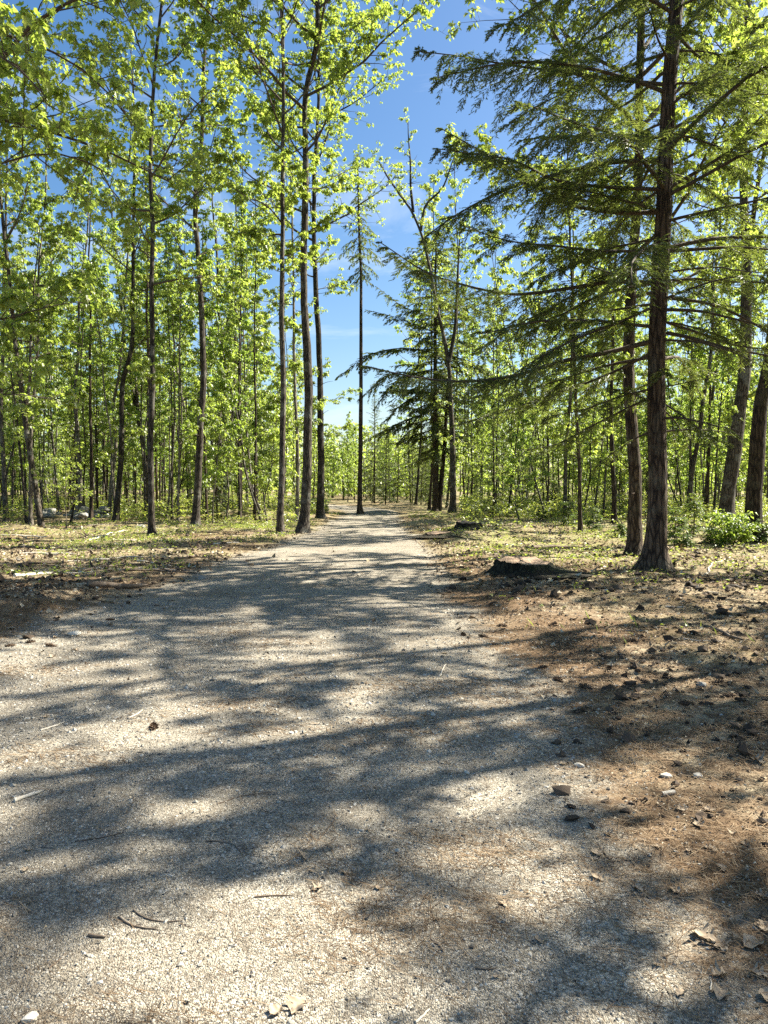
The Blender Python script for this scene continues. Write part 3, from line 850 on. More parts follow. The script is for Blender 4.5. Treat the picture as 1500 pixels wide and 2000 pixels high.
def hlim(z, L, az, k):
    if z < 3.6: L *= .5; k *= .6
    elif z < 5.5:
        L *= .8; k *= .75
        if math.cos(az) > 0: k *= .7
    if math.cos(az) > .3: k *= .75
    if math.cos(az) < -.2 and 5 < z < 14: k = min(1, k * 1.2)
    return L, az, k


make_hemlock('hemlock_tree', 'biggest dark hemlock beside the stump, with long drooping branches over the clearing', P, r0, r, zc=2.4, n=124, Lmax=4.9, explicit=expl, limit=hlim, ter=11, width=.0165, smax=1.25, dens=1.05, pw=.5)

# maple left of the view whose limbs hang into the upper left corner
r = R_(320)
bx, by = -8.3, 10.2
Pm = np.array([(bx, by, gz(bx, by) - .05), (bx + .05, by, 2.5), (bx + .1, by, 5), (bx + .0, by + .1, 8), (bx - .1, by, 12), (bx, by, 16)])
ex = [(hx([(-330, 470), (-150, 300), (-60, 180), (0, 118), (50, 60), (95, 22), (165, -5), (260, -60)], by, by - .6), .055),
      (hx([(-330, 400), (-150, 260), (0, 234), (60, 246), (130, 268), (200, 292), (300, 340), (330, 355)], by, by + .8), .045),
      (hx([(-330, 520), (-150, 380), (0, 320), (80, 300), (150, 308), (220, 345)], by, by - .3), .03),
      (hx([(-330, 240), (-180, 120), (-40, 60), (100, 100), (180, 150), (250, 230)], by, by + 1.6), .035),
      (hx([(-330, 300), (-180, 160), (-60, 90), (30, 130), (90, 190)], by, by - 1.4), .03),
      (hx([(-330, 800), (-200, 700), (-80, 640), (20, 620), (90, 600), (150, 590)], by, by + 1.2), .028),
      (hx([(-330, 900), (-200, 820), (-80, 790), (20, 770), (110, 780)], by, by + 3), .024)]
make_deciduous('maple_tree', 'near maple beyond the left edge whose long limbs hang into the upper left corner', [(Pm, .19)], r, ('bark', 'leaf'), zc=6.0, nl=22, Lmax=4.4, explicit=ex, leaf=(.07, .115), dens=3.8, tw=5, nlf=6, el=(5, 50))

# trees right of the view: they throw the dappled shade over the driveway
off = [('maple', 7.4, .6, 9.5, 2.9, 409), ('maple', 10.4, 5.2, 14, 3.2, 410), ('maple', 6.9, 4.0, 11, 2.9, 407), ('maple', 8.3, 8.2, 13, 3.2, 408), ('maple', 9.6, 2.2, 14, 3.4, 403), ('hemlock', 11.2, 8.6, 15, 3.6, 401), ('maple', 12.0, 11.8, 17, 3.6, 402), ('maple', 13.5, 6.0, 19, 3.8, 404),
       ('maple', 14.5, 15.5, 18, 3.8, 405), ('hemlock', 15.5, 11.0, 17, 3.6, 406)]
for kd, x, y, h, L, s in off:
    r = R_(s)
    z0 = gz(x, y) - .05
    Pm = np.array([(x, y, z0), (x + .05, y, h * .25), (x - .05, y + .05, h * .5), (x, y, h * .75), (x + .05, y, h)])
    if kd == 'hemlock':
        make_hemlock('hemlock_tree', 'hemlock standing just beyond the right edge, shading the driveway', Pm, .15, r, zc=1.4, n=56, Lmax=L, parts=False, ter=9, lo=True, width=.026, keep=.9, group='shade trees beyond the right edge')
    else:
        make_deciduous('maple_tree', 'maple standing just beyond the right edge, shading the driveway', [(Pm, .17)], r, ('bark', 'leaf'), zc=3.2, nl=21, Lmax=L, branch_parts=False, shape=LEAF_MID, nlf=5, leaf=(.08, .14), dens=3.4, group='shade trees beyond the right edge')

# ------------------------------------------------------------------ the wood behind: a few kinds, copied
def proto_maple(seed, h, zc, nl, Lm, bark, leafsize=(.11, .18), nlf=6, r0=.075, sides=7, dens=2.6, tw=4):
    r = R_(seed)
    lean = r.normal(0, .35 if seed < 530 else .9, 2)
    zs = np.linspace(0, h, 7); wob = np.cumsum(r.normal(0, .10, (7, 2)), axis=0); wob[0] = 0
    P = np.stack([wob[:, 0] + lean[0] * zs / h, wob[:, 1] + lean[1] * zs / h, zs - .05], -1)
    o = make_deciduous('maple_tree', None, [(P, r0)], r, (bark, 'leaf_far'), zc, nl, Lm, leafsize, nlf, LEAF_LO, sides=sides, branch_parts=False, dens=dens, tw=tw, cat=None)
    return o


def proto_hemlock(seed, h, zc, n, Lm, r0, ter=7, mat='needle', smax=.5):
    r = R_(seed)
    zs = np.linspace(0, h, 6); wob = np.cumsum(r.normal(0, .03, (6, 2)), axis=0); wob[0] = 0
    P = np.stack([wob[:, 0], wob[:, 1], zs - .03], -1)
    return make_hemlock('hemlock_tree', None, P, r0, r, zc=zc, n=n, Lmax=Lm, parts=False, lo=True, ter=ter, smax=smax, width=.04, cat=None, sides=7, mat=mat, el=(-.2, .95))


M['needle_young'] = leaf_mat('young_hemlock_needle', [(.05, .10, .02), (.09, .14, .03), (.15, .19, .04)], [(.12, .22, .02), (.20, .30, .03), (.30, .36, .05)], .42, .05)  # lighter, greener needles for the seedlings and the smallest copied hemlock
protos = {
    'tall': [proto_maple(501, 16, 4.5, 20, 2.4, 'bark'), proto_maple(502, 18, 6.0, 20, 2.4, 'bark_pale'), proto_maple(503, 14, 3.6, 19, 2.3, 'bark'), proto_maple(504, 17, 5.0, 21, 2.2, 'bark_brown')],
    'young': [proto_maple(511, 8, 1.8, 20, 1.7, 'bark', r0=.04), proto_maple(512, 6, 1.2, 18, 1.5, 'bark_pale', r0=.03), proto_maple(513, 10, 2.4, 22, 1.9, 'bark', r0=.05)],
    'hem': [proto_hemlock(521, 9, .6, 70, 2.1, .07), proto_hemlock(522, 12, 1.2, 86, 2.4, .10), proto_hemlock(523, 6, .3, 50, 1.6, .05, mat='needle_young')],
    'pole': [proto_maple(531, 13, 7.0, 9, 1.7, 'bark', r0=.055), proto_maple(532, 11, 6.0, 8, 1.5, 'bark_pale', r0=.05), proto_maple(533, 15, 8.5, 9, 1.7, 'bark_brown', r0=.07), proto_maple(534, 12, 6.5, 8, 1.6, 'bark', r0=.045)],
}
used_first = set()


def place(kind, k, x, y, rz, sc, label, group, name=None, cat='tree'):
    p = protos[kind][k]
    if (kind, k) in used_first:
        o = copy_tree(p)
    else:
        o = p; used_first.add((kind, k))
    o.location = (x, y, gz(x, y) * (1 if math.hypot(x, y) < 80 else 0)); o.rotation_euler = (0, 0, rz); o.scale = (sc, sc, sc * R_(int(abs(x * 977 + y * 131))).uniform(.9, 1.15))
    if name: o.name = name
    tag(o, label, cat, group)
    return o


taken = [np.array(o.location)[:2] for o in hero_roots] + [ground_at(px, py)[:2] for px in range(80, 220, 20) for py in (1010, 1014, 1020, 1026)]
LBL = {
    ('tall', 'L', 0): 'slender spring maple along the front of the wood left of the driveway', ('tall', 'L', 1): 'slender spring maple deep inside the wood left of the driveway',
    ('tall', 'R', 0): 'slender spring maple along the front of the wood right of the driveway', ('tall', 'R', 1): 'slender spring maple deep inside the wood right of the driveway',
    ('young', 'L', 0): 'bushy young maple at the front of the wood left of the driveway', ('young', 'L', 1): 'bushy young maple deep in the wood left of the driveway',
    ('young', 'R', 0): 'bushy young maple at the front of the wood right of the driveway', ('young', 'R', 1): 'bushy young maple deep in the wood right of the driveway',
    ('hem', 'L', 0): 'dark young hemlock at the front of the wood left of the driveway', ('hem', 'L', 1): 'dark young hemlock deep in the wood left of the driveway',
    ('hem', 'R', 0): 'dark young hemlock at the front of the wood right of the driveway', ('hem', 'R', 1): 'dark young hemlock deep in the wood right of the driveway',
    ('pole', 'L', 0): 'thin bare maple pole with a small high crown at the front of the left wood', ('pole', 'L', 1): 'thin bare maple pole with a small high crown deep in the left wood',
    ('pole', 'R', 0): 'thin bare maple pole with a small high crown at the front of the right wood', ('pole', 'R', 1): 'thin bare maple pole with a small high crown deep in the right wood',
    ('young', 'C', 0): 'young maple closing the view at the end of the driveway', ('young', 'C', 1): 'young maple closing the view at the end of the driveway',
    ('hem', 'C', 0): 'dark hemlock closing the view at the end of the driveway', ('hem', 'C', 1): 'dark hemlock closing the view at the end of the driveway',
}


def free(x, y, dmin):
    for t in taken:
        if (t[0] - x) ** 2 + (t[1] - y) ** 2 < dmin * dmin: return False
    return True


def scatter(kind, count, y0, y1, px0, px1, dmin, seed, zone, sc=(.8, 1.15), ks=None):
    r = R_(seed); n = 0; tries = 0
    while n < count and tries < count * 40:
        tries += 1
        y = math.sqrt(r.uniform(y0 ** 2, y1 ** 2)); px = r.uniform(px0, px1)
        x = (px - 750) / F_PX * y
        if road_d(x, y) < 1.4 and zone != 'C': continue
        if zone == 'C' and road_d(x, y) < .8: continue
        if not free(x, y, dmin): continue
        taken.append(np.array([x, y])); n += 1
        k = int(r.integers(len(protos[kind]))) if ks is None else ks[int(r.integers(len(ks)))]
        z = 0 if y < 45 else 1
        place(kind, k, x, y, r.uniform(0, 6.28), r.uniform(*sc), LBL[(kind, zone, z)], {'L': 'trees of the left wood', 'R': 'trees of the right wood', 'C': 'trees at the end of the driveway'}[zone])


scatter('tall', 22, 30, 44, -120, 500, 1.8, 1, 'L', (.62, .92))
scatter('tall', 32, 45, 72, -100, 560, 1.8, 2, 'L', (.75, 1.08))
scatter('young', 24, 29, 44, -120, 540, 1.3, 3, 'L')
scatter('young', 32, 45, 66, -60, 640, 1.3, 4, 'L')
scatter('hem', 9, 30, 44, -100, 430, 1.6, 5, 'L', (.5, .9))
scatter('hem', 10, 45, 66, -50, 640, 1.6, 6, 'L', (.6, 1.0))
scatter('tall', 14, 33, 45, 960, 1620, 2.0, 7, 'R', (.65, .95))
scatter('tall', 32, 45, 72, 900, 1600, 1.8, 8, 'R', (.7, 1.0))
scatter('young', 20, 30, 45, 930, 1600, 1.3, 9, 'R')
scatter('young', 24, 45, 66, 860, 1580, 1.4, 10, 'R')
scatter('hem', 8, 32, 45, 950, 1600, 1.6, 11, 'R', (.5, .9))
scatter('hem', 14, 45, 66, 850, 1560, 1.6, 12, 'R', (.6, 1.0))
scatter('pole', 26, 28, 44, -100, 520, .9, 20, 'L', (.8, 1.15))
scatter('pole', 20, 45, 62, -60, 560, .9, 21, 'L', (.8, 1.15))
scatter('pole', 14, 32, 45, 950, 1580, 1.0, 22, 'R', (.8, 1.1))
scatter('pole', 14, 45, 62, 900, 1560, 1.0, 23, 'R', (.8, 1.1))
scatter('hem', 9, 54, 66, 725, 850, 1.2, 13, 'C', (.55, .8), [0, 1])
scatter('hem', 6, 60, 76, 640, 870, 1.4, 15, 'C', (.55, .75), [0, 1])
scatter('young', 9, 58, 76, 620, 880, 1.6, 14, 'C', (.6, .9))
for kd in protos:
    for k, p in enumerate(protos[kd]):
        if (kd, k) not in used_first: print('UNUSED', kd, k)

# one taller yellow crown behind the forked maple
_y = 46.0; _x = (838 - 750) / F_PX * _y
o = place('tall', 3, _x, _y, 1.0, 1.25, 'tall yellow crowned maple behind the pale forked maple', 'trees of the right wood')
for _px, _y, _k, _s in ((872, 50.0, 1, 1.2), (812, 56.0, 2, 1.45)):
    place('tall', _k, (_px - 750) / F_PX * _y, _y, 2.0, _s, 'tall slender maple far behind the two joined hemlock trunks', 'trees of the right wood')

# far wood: one mass
r = R_(600)
far = MB()
nt_ = 420
D_ = np.sqrt(r.uniform(78 ** 2, 125 ** 2, nt_)); pxs = r.uniform(-500, 2000, nt_)
X_ = (pxs - 750) / F_PX * D_
hmax = np.where((pxs > 600) & (pxs < 860), 8.5, np.where(pxs < 600, 15, 13))
Hs = hmax * r.uniform(.7, 1.1, nt_)
V, F = segs(np.stack([X_, D_, 0 * X_ - .1], -1), np.stack([X_ + r.normal(0, .4, nt_), D_, Hs], -1), .11, .02, 5); far.add(V, F, 1)
nc = 260
cz = r.uniform(.08, 1, (nt_, nc)); rad = 2.0 * np.sqrt(r.random((nt_, nc))) * (1.05 - cz * .7); a = r.uniform(0, 6.28, (nt_, nc))
C = np.stack([X_[:, None] + rad * np.cos(a), D_[:, None] + rad * np.sin(a), cz * Hs[:, None]], -1).reshape(-1, 3)
LP, LD, LN, LS = clusters(r, C, 2, .28, .5)
V, F = leaves(LP, LD, LN, LS, LEAF_LO); far.add(V, F, 0, False)
o = far.build('woods', [M['leaf_far'], M['bark']]); tag(o, 'far green wood closing the view behind all the trees', 'woods', None, 'stuff')

# PART2

# ------------------------------------------------------------------ stumps, stones, debris and small plants
def blob(r, rx, ry, rz, sub=2, rough=.25, flat=0.0):
    """a rough boulder-like body"""
    import bmesh
    bm = bmesh.new(); bmesh.ops.create_icosphere(bm, subdivisions=sub, radius=1)
    V = np.array([v.co[:] for v in bm.verts]); F = np.array([[v.index for v in f.verts] for f in bm.faces]); bm.free()
    o = r.uniform(0, 50, 3)
    n = vnoise(V[:, 0] * 1.6 + o[0], V[:, 1] * 1.6 + V[:, 2] * 2.3 + o[1], 3) - .5
    n2 = vnoise(V[:, 0] * 4 + o[2], V[:, 1] * 4 + V[:, 2] * 5, 4) - .5
    V = V * (1 + rough * 2 * n + rough * .6 * n2)[:, None]
    for k in range(5):
        d = nrm(r.normal(0, 1, 3)); q = V @ d; m = r.uniform(.55, .85)
        V = V - np.outer(np.maximum(0, q - m) * .85, d)
    return V * np.array([rx, ry, rz]), F


def rotz(V, a):
    c, s = math.cos(a), math.sin(a)
    return np.stack([V[:, 0] * c - V[:, 1] * s, V[:, 0] * s + V[:, 1] * c, V[:, 2]], -1)


def stump(loc, rad, h, seed, label, squash=.75, tilt=(0, 0)):
    r = R_(seed); n = 72
    root = empty('tree_stump', (loc[0], loc[1], gz(loc[0], loc[1]) - .02)); tag(root, label, 'stump')
    a = np.linspace(0, 2 * PI, n, endpoint=False)
    ph = r.uniform(0, 6.28, 7)
    lobes = sum(np.maximum(0, np.cos(a - p)) ** 8 for p in ph)
    edge = 1 + .06 * np.sin(3 * a + ph[0]) + .04 * np.sin(7 * a + ph[1]) + .012 * r.normal(0, 1, n)
    levels = [(-.10, 1.50, .75), (.0, 1.30, .60), (.22, 1.14, .34), (.5, 1.03, .16), (.8, .99, .07), (1.0, .97, .03)]
    V = []
    for z, k, lb in levels:
        rr = rad * edge * (k + lb * lobes * .5) * (1 + .025 * r.normal(0, 1, n))
        x, y = rr * np.cos(a), rr * np.sin(a) * squash
        zz = h * z + (0.012 * np.sin(2 * a + ph[2]) + .008 * np.sin(9 * a + ph[3]) + .004 * r.normal(0, 1, n) + tilt[0] * x + tilt[1] * y) * max(z, 0)
        V.append(np.stack([x, y, zz], -1))
    m = len(levels); i = np.arange(m - 1)[:, None]; j = np.arange(n)[None]; k = (j + 1) % n
    F = np.stack([i * n + j, i * n + k, (i + 1) * n + k, (i + 1) * n + j], -1).reshape(-1, 4)
    mb = MB(); mb.add(np.concatenate(V), F); mb.build('bark', M['stump_bark'], root)
    # sawn face, slightly sunk and rough
    T = [V[-1] * np.array([.985, .985, 1]) + np.array([0, 0, -.002])]
    for q in (.8, .55, .3):
        W = V[-1] * np.array([q, q, 1]); W[:, 2] = W[:, 2] * q + (1 - q) * h * 1.0 + .003 * r.normal(0, 1, n); T.append(W)
    c = np.array([[0, 0, h]])
    mm = len(T); i = np.arange(mm - 1)[:, None]
    F = np.stack([i * n + j, i * n + k, (i + 1) * n + k, (i + 1) * n + j], -1).reshape(-1, 4)
    Fc = np.stack([(mm - 1) * n + np.arange(n), (mm - 1) * n + (np.arange(n) + 1) % n, np.full(n, mm * n)], -1)
    mb = MB(); mb.add(np.concatenate(T + [c]), [F, Fc]); mb.build('cut_face', M['cut'], root)
    return root


stump(STUMP1, .43, .19, 701, 'broad low dark stump with flared roots left of the big hemlock', .85, (-.05, .10))
stump(STUMP2, .36, .20, 702, 'small distant stump on a mossy mound right of the driveway', .85, (-.06, .08))
stump(STUMP3, .36, .10, 703, 'flattest stump, nearly level with the ground beside the distant mounded stump', .8, (.05, .05))

# stone heap in the left wood
r = R_(710)
sb = ground_at(190, 1006)
for i in range(26):
    px = r.uniform(146, 216) if i < 17 else r.uniform(75, 150); py = r.uniform(1006, 1016)
    g = ground_at(px, py); s = r.uniform(.15, .40)
    V, F = blob(r, s, s * r.uniform(.6, .9), s * r.uniform(.45, .8), 3, .22)
    V = rotz(V, r.uniform(0, 6.28))
    mb = MB(); mb.add(V, F, 0, False)
    z = gz(g[0], g[1]) + s * .25 + (.35 * r.random() if i < 10 else 0)
    o = mb.build('rock', M['stone'], None, (g[0], g[1] + r.uniform(-.3, .3), z))
    tag(o, 'grey stone in the heap at the edge of the left wood' if i < 17 else 'grey stone strewn left of the heap in the left wood', 'rock', 'stones of the heap in the left wood')
for px, py, s, lb in [(274, 1036, .13, 'pale squarish stone on the ground left of the lone straight maple'), (146, 1241, .055, 'white flat stone at the left verge of the driveway'),
                      (395, 1130, .06, 'pale stone on the driveway edge in the shade of the left verge'), (1131, 1496, .02, 'small white pebble on the right verge'), (1370, 1352, .03, 'small pale stone among the pine cones of the right verge'),
                      (1365, 1523, .022, 'pale pebble right of the pale bark curl'), (1300, 1520, .022, 'pale pebble above the pale bark curl'), (57, 1992, .018, 'round grey pebble in the lower left corner')]:
    g = ground_at(px, py); V, F = blob(r, s * 1.4, s, s * .7, 2, .18); V = rotz(V, r.uniform(-.4, .4)); mb = MB(); mb.add(V, F, 0, False)
    o = mb.build('rock', M['stick_pale'] if 'white' in lb or 'pebble' in lb else M['stone'], None, (g[0], g[1], gz(g[0], g[1]) + s * .3)); tag(o, lb, 'stone')


# sticks and twigs
def stick(p0, p1, rad, label, mat='stick', seed=0, bend=.05, fork=None, group=None, lift=None, name='fallen_stick', cat='stick'):
    r = R_(seed + 5000)
    a = ground_at(*p0) if len(p0) == 2 else np.array(p0); b = ground_at(*p1) if len(p1) == 2 else np.array(p1)
    n = 9; t = np.linspace(0, 1, n)[:, None]; L = np.linalg.norm(b - a)
    P = a * (1 - t) + b * t; sd = np.array([-(b - a)[1], (b - a)[0], 0]) / max(L, 1e-6)
    P = P + sd * (bend * L * np.sin(t * PI) * r.choice([-1, 1]) + np.cumsum(r.normal(0, .012 * L, (n, 1)), 0))
    P[:, 2] = H(P[:, 0], P[:, 1]) + rad * .8 + (lift or 0) * np.sin(t[:, 0] * PI)
    mb = MB(); c = P[0].copy(); R = rad * np.linspace(1, .6, n); R[-1] *= .5
    V, F = tube(P - c, R, 7, None, .18, seed); mb.add(V, F)
    # closed ends
    mb.add(np.vstack([V[:7], (P[0] - c)[None]]), np.array([[(k + 1) % 7, k, 7] for k in range(7)]))
    if fork is not None:
        for (u, ang, ln) in fork:
            i = int(u * (n - 1)); d = (P[min(i + 1, n - 1)] - P[i]); d = d / np.linalg.norm(d)
            d = rotz(d[None], ang)[0]; m = 5
            Q = P[i] + d * np.linspace(0, ln, m)[:, None] + np.cumsum(r.normal(0, .03 * ln, (m, 3)), 0) * np.array([1, 1, 0])
            Q[0] = P[i]; Q[1:, 2] = H(Q[1:, 0], Q[1:, 1]) + rad * .6 + .004
            V, F = tube(Q - c, rad * .6 * np.linspace(1, .4, m), 5); mb.add(V, F)
    o = mb.build(name, M[mat], None, tuple(c)); tag(o, label, cat, group)
    return o


stick((28, 1566), (80, 1548), .011, 'short white peeled stick lying near the left edge of the driveway', 'stick_pale', 1, .0)
stick((497, 1753), (574, 1750), .0035, 'straight dark twig lying crosswise in the middle of the sunny gravel', 'stick', 2, .02)
stick((232, 1790), (312, 1816), .0035, 'dark arched twig at the left of a crossing pair on the gravel', 'stick', 3, .12, [(.6, .5, .03)])
stick((262, 1776), (357, 1797), .003, 'thin dark twig at the right of a crossing pair on the gravel', 'stick', 4, .15)
stick((402, 1642), (475, 1666), .003, 'hook shaped dark twig left of the big pale oak leaf', 'stick', 5, .2)
stick((160, 1642), (246, 1624), .003, 'slightly curved dark twig in the shade right of the white stick', 'stick', 6, .08)
stick((425, 1569), (525, 1544), .003, 'curved dark twig in full sun above the hooked twig', 'stick', 7, .12)
stick((655, 1590), (538, 1696), .0022, 'long hair thin twig running under the big pale oak leaf', 'stick', 8, .06)
stick((172, 1828), (205, 1833), .006, 'stubby black twig piece low on the left of the gravel', 'stick', 9, .03)
stick((95, 1893), (130, 1862), .003, 'short slanting dark twig below the stubby black piece', 'stick', 10, .05)
stick((80, 1426), (126, 1410), .006, 'grey twig on the left of the driveway above the white stick', 'stick_pale', 11, .04)
stick((250, 1402), (278, 1386), .005, 'short tan twig standing out in the shade on the left of the driveway', 'stick_pale', 12, .05)
stick((1064, 1482), (1122, 1443), .0022, 'thin pale straw lying in a sun patch right of the middle', 'stick_pale', 13, .02)
stick((1172, 1655), (1200, 1690), .0025, 'dark twig on the right half of the gravel, left arm of a V', 'stick', 14, .05)
stick((1185, 1688), (1245, 1684), .0025, 'dark twig on the right half of the gravel, right arm of a V', 'stick', 15, .08)
stick((842, 1834), (868, 1860), .003, 'short dark twig low in the middle of the gravel', 'stick', 16, .1)
stick((930, 1892), (970, 1890), .003, 'wavy dark twig lowest on the right half of the gravel', 'stick', 17, .12)
stick((812, 1996), (838, 1970), .004, 'short pale stick at the bottom edge of the picture', 'stick_pale', 18, .02)
stick((1387, 1940), (1390, 1915), .003, 'short pale twig in the lower right corner', 'stick_pale', 19, .02)
stick((857, 1322), (876, 1298), .006, 'pale stick slanting up on the shaded driveway', 'stick_pale', 20, .0)
stick((1378, 1238), (1446, 1272), .022, 'thick broken brown stick on the sunny right verge', 'stick', 21, .04, [(.5, .7, .15)])
stick((1362, 1194), (1420, 1222), .014, 'brown stick up the right verge from the thick broken one', 'stick', 22, .06)
stick((1452, 1194), (1510, 1218), .016, 'long dark stick at the right edge above the pine cones', 'stick', 23, .05)
stick((1468, 1120), (1510, 1133), .025, 'brown stick at the right edge level with the hemlock foot', 'stick', 24, .04)
stick((1375, 1128), (1400, 1090), .016, 'pale leaning stick on the ground in front of the leafy bush', 'stick_pale', 25, .02)
stick((172, 1158), (290, 1148), .05, 'thick dark log half buried in the left verge', 'stick', 26, .02, None, None, None, 'fallen_log', 'log')
stick((30, 1132), (150, 1118), .03, 'long pale pole lying on the far left clearing', 'stick_pale', 27, .02)
stick((120, 1122), (265, 1106), .028, 'long dark pole lying across the left clearing', 'stick', 28, .03)
stick((175, 1060), (262, 1042), .035, 'bleached branch lying behind the left clearing', 'stick_pale', 29, .03, [(.4, .6, .5)])
stick((1040, 1076), (1130, 1072), .05, 'dark log lying flat behind the broad stump', 'stick', 30, .02, None, None, None, 'fallen_log', 'log')
stick((1070, 1007), (1130, 1026), .025, 'bare dead branch leaning beside the small hemlock', 'stick', 31, .05, [(.5, .6, .5), (.7, -.5, .4)], None, .25)
r = R_(720)
for i in range(90):   # brush on the left clearing
    px, py = r.uniform(-20, 530), r.uniform(1022, 1125)
    g = ground_at(px, py); a = r.uniform(-.7, .7); L = r.uniform(.3, 1.3)
    if road_d(g[0], g[1]) < .5: continue
    q = g + np.array([math.cos(a), math.sin(a), 0]) * L
    stick(tuple(g), tuple(q), r.uniform(.008, .026), 'dead stick among the brush on the left clearing', 'stick_pale' if r.random() < .4 else 'stick', 100 + i, .08, [(.5, .7, .25)] if r.random() < .4 else None, 'brush on the left clearing')
for i in range(44):   # brush on the right verge
    px, py = r.uniform(850, 1520), r.uniform(1030, 1290)
    g = ground_at(px, py); a = r.uniform(-1.0, 1.0); L = r.uniform(.15, .6) * (1 if py < 1150 else .6)
    if road_d(g[0], g[1]) < .5: continue
    q = g + np.array([math.cos(a), math.sin(a), 0]) * L
    stick(tuple(g), tuple(q), r.uniform(.004, .012), 'dead stick among the litter of the right verge', 'stick_pale' if r.random() < .35 else 'stick', 200 + i, .08, [(.5, -.7, .12)] if r.random() < .4 else None, 'sticks on the right verge')


# dead leaves, curled
def curl_leaf(r, size, lobes=True):
    """a dry leaf as one curled sheet with a little thickness, tip forward"""
    m, n = 19, 9
    u = np.linspace(0, 1, m)
    if lobes:
        w = .46 * np.sin(PI * u ** .8) * (.72 + .5 * np.sin(u * 6.28 * 3.2 + r.uniform(0, 6)) * np.sin(PI * u)) + .012
    else:
        w = .40 * np.sin(PI * u ** .85) + .012
    v = np.linspace(-1, 1, n)
    X = u[:, None] - .5 + 0 * v[None]; Y = w[:, None] * v[None]
    k = r.uniform(.3, 1.3); tw = r.uniform(-.7, .7); b = r.uniform(-.4, 1.0); o = r.uniform(0, 40, 2)
    Z = k * Y ** 2 * 1.6 + tw * X * Y + b * X ** 2 * .7 + .05 * np.sin(X * 15 + r.uniform(0, 6)) * (np.abs(v)[None]) + .16 * (fbm(X * 5 + o[0], Y * 5 + o[1], 7, 3) - .5)
    V = np.stack([X, Y, Z], -1).reshape(-1, 3) * size
    V[:, 2] -= V[:, 2].min() - .002
    i = np.arange(m - 1)[:, None]; j = np.arange(n - 1)[None]
    F = np.stack([i * n + j, i * n + j + 1, (i + 1) * n + j + 1, (i + 1) * n + j], -1).reshape(-1, 4)
    V2 = V + np.array([0, 0, -.0012]); K = len(V)
    # stalk
    sv, sf = tube(np.array([[-.5, 0, .0], [-.62, .02, .01], [-.75, .05, .0]]) * size + np.array([0, 0, V[n // 2, 2]]), np.array([.010, .008, .006]) * size, 4)
    return [(np.concatenate([V, V2]), np.concatenate([F, F[:, ::-1] + K])), (sv, sf)]


def dead_leaf(px, py, size, label, seed, ang=None, lobes=True, group=None):
    r = R_(seed + 9000); g = ground_at(px, py); mb = MB(); a = r.uniform(0, 6.28) if ang is None else ang
    for V, F in curl_leaf(r, size, lobes): mb.add(rotz(V, a), F)
    o = mb.build('dead_leaf', M['deadleaf'], None, (g[0], g[1], gz(g[0], g[1]) + .002)); tag(o, label, 'leaf', group)
    return o


dl = [(600, 1674, .075, 'big pale lobed oak leaf on the thin twig in the middle of the driveway'), (618, 1736, .055, 'ragged cream leaf on sunny gravel below the big oak leaf'), (677, 1703, .045, 'small grey leaf in shade right of the ragged cream leaf'),
      (610, 1702, .03, 'tiny pale leaf just below the big oak leaf'), (580, 1968, .085, 'curled grey leaf at the bottom edge, larger of two'), (540, 1978, .055, 'narrow upright grey leaf at the bottom edge, smaller of two'),
      (1188, 1630, .05, 'pale leaf with its tip up in shade on the right gravel'), (1248, 1738, .06, 'long pale folded leaf left of a pair on the lower right gravel'), (1318, 1742, .055, 'angular pale leaf right of a pair on the lower right gravel'),
      (1384, 1662, .055, 'star shaped pale maple leaf on the right verge'), (1332, 1590, .07, 'large crumpled pale leaf below the pale bark curl'), (1386, 1594, .07, 'flat cream leaf right of the crumpled leaf'),
      (1412, 1704, .06, 'grey leaf lying flat under the star shaped leaf'), (1285, 1658, .04, 'small curled cream leaf left of the star shaped leaf'), (1425, 1675, .035, 'tiny cream leaf right of the star shaped leaf'),
      (1375, 1835, .10, 'broad crumpled tan leaf in the lower right heap'), (1405, 1850, .09, 'tan leaf resting against the broad crumpled leaf'), (1470, 1850, .09, 'pale leaf at the right end of the lower right heap'),
      (1495, 1820, .08, 'upright pale leaf at the right edge'), (1480, 1905, .07, 'flat pale leaf at the right edge below the heap'), (1455, 1720, .035, 'small white leaf beside the right edge'),
      (1240, 1498, .05, 'dark curled leaf above the pale bark curl'), (1480, 1500, .11, 'large pale torn leaf at the right edge in sun'), (1450, 1490, .07, 'brown leaf beside the large torn leaf'),
      (1055, 1840, .045, 'faint grey leaf on shaded gravel low in the middle'), (970, 1910, .03, 'small tan leaf low on the right half of the driveway'), (1080, 1385, .05, 'dark brown leaf at the driveway edge above the straw'),
      (680, 1380, .045, 'pale leaf in a sun patch in the middle distance of the driveway'), (675, 1455, .05, 'dark lump of leaf at the shade edge in the middle of the driveway'), (740, 1732, .035, 'thin pale leaf fragment in the middle shade of the gravel'),
      (155, 1742, .035, 'pale curled leaf fragment on the left gravel'), (50, 1700, .04, 'tan leaf at the left edge of the gravel'), (55, 1660, .04, 'pale pointed leaf at the left edge above the tan one'),
      (1065, 1335, .06, 'pale leaf lit at the foot of the right verge'), (1110, 1260, .06, 'cream leaf on the right verge among the cones'), (1140, 1310, .05, 'pale leaf between pine cones on the right verge'),
      (915, 1243, .05, 'pale leaf on the needles at the driveway edge'), (90, 1400, .05, 'pale leaf at the shaded left side of the driveway'), (140, 1345, .045, 'small pale leaf on the left side of the driveway farther up')]
for i, (px, py, s, lb) in enumerate(dl): dead_leaf(px, py, s * .85, lb, i, None, i % 3 != 2)
r = R_(730)
for i in range(60):
    px, py = r.uniform(900, 1510), r.uniform(1240, 1960)
    if px < 900 + (py - 1240) * .55 and r.random() < .85: continue
    dead_leaf(px, py, r.uniform(.025, .06), 'small pale dead leaf scattered over the right verge', 100 + i, None, i % 2 == 0, 'dead leaves of the right verge')
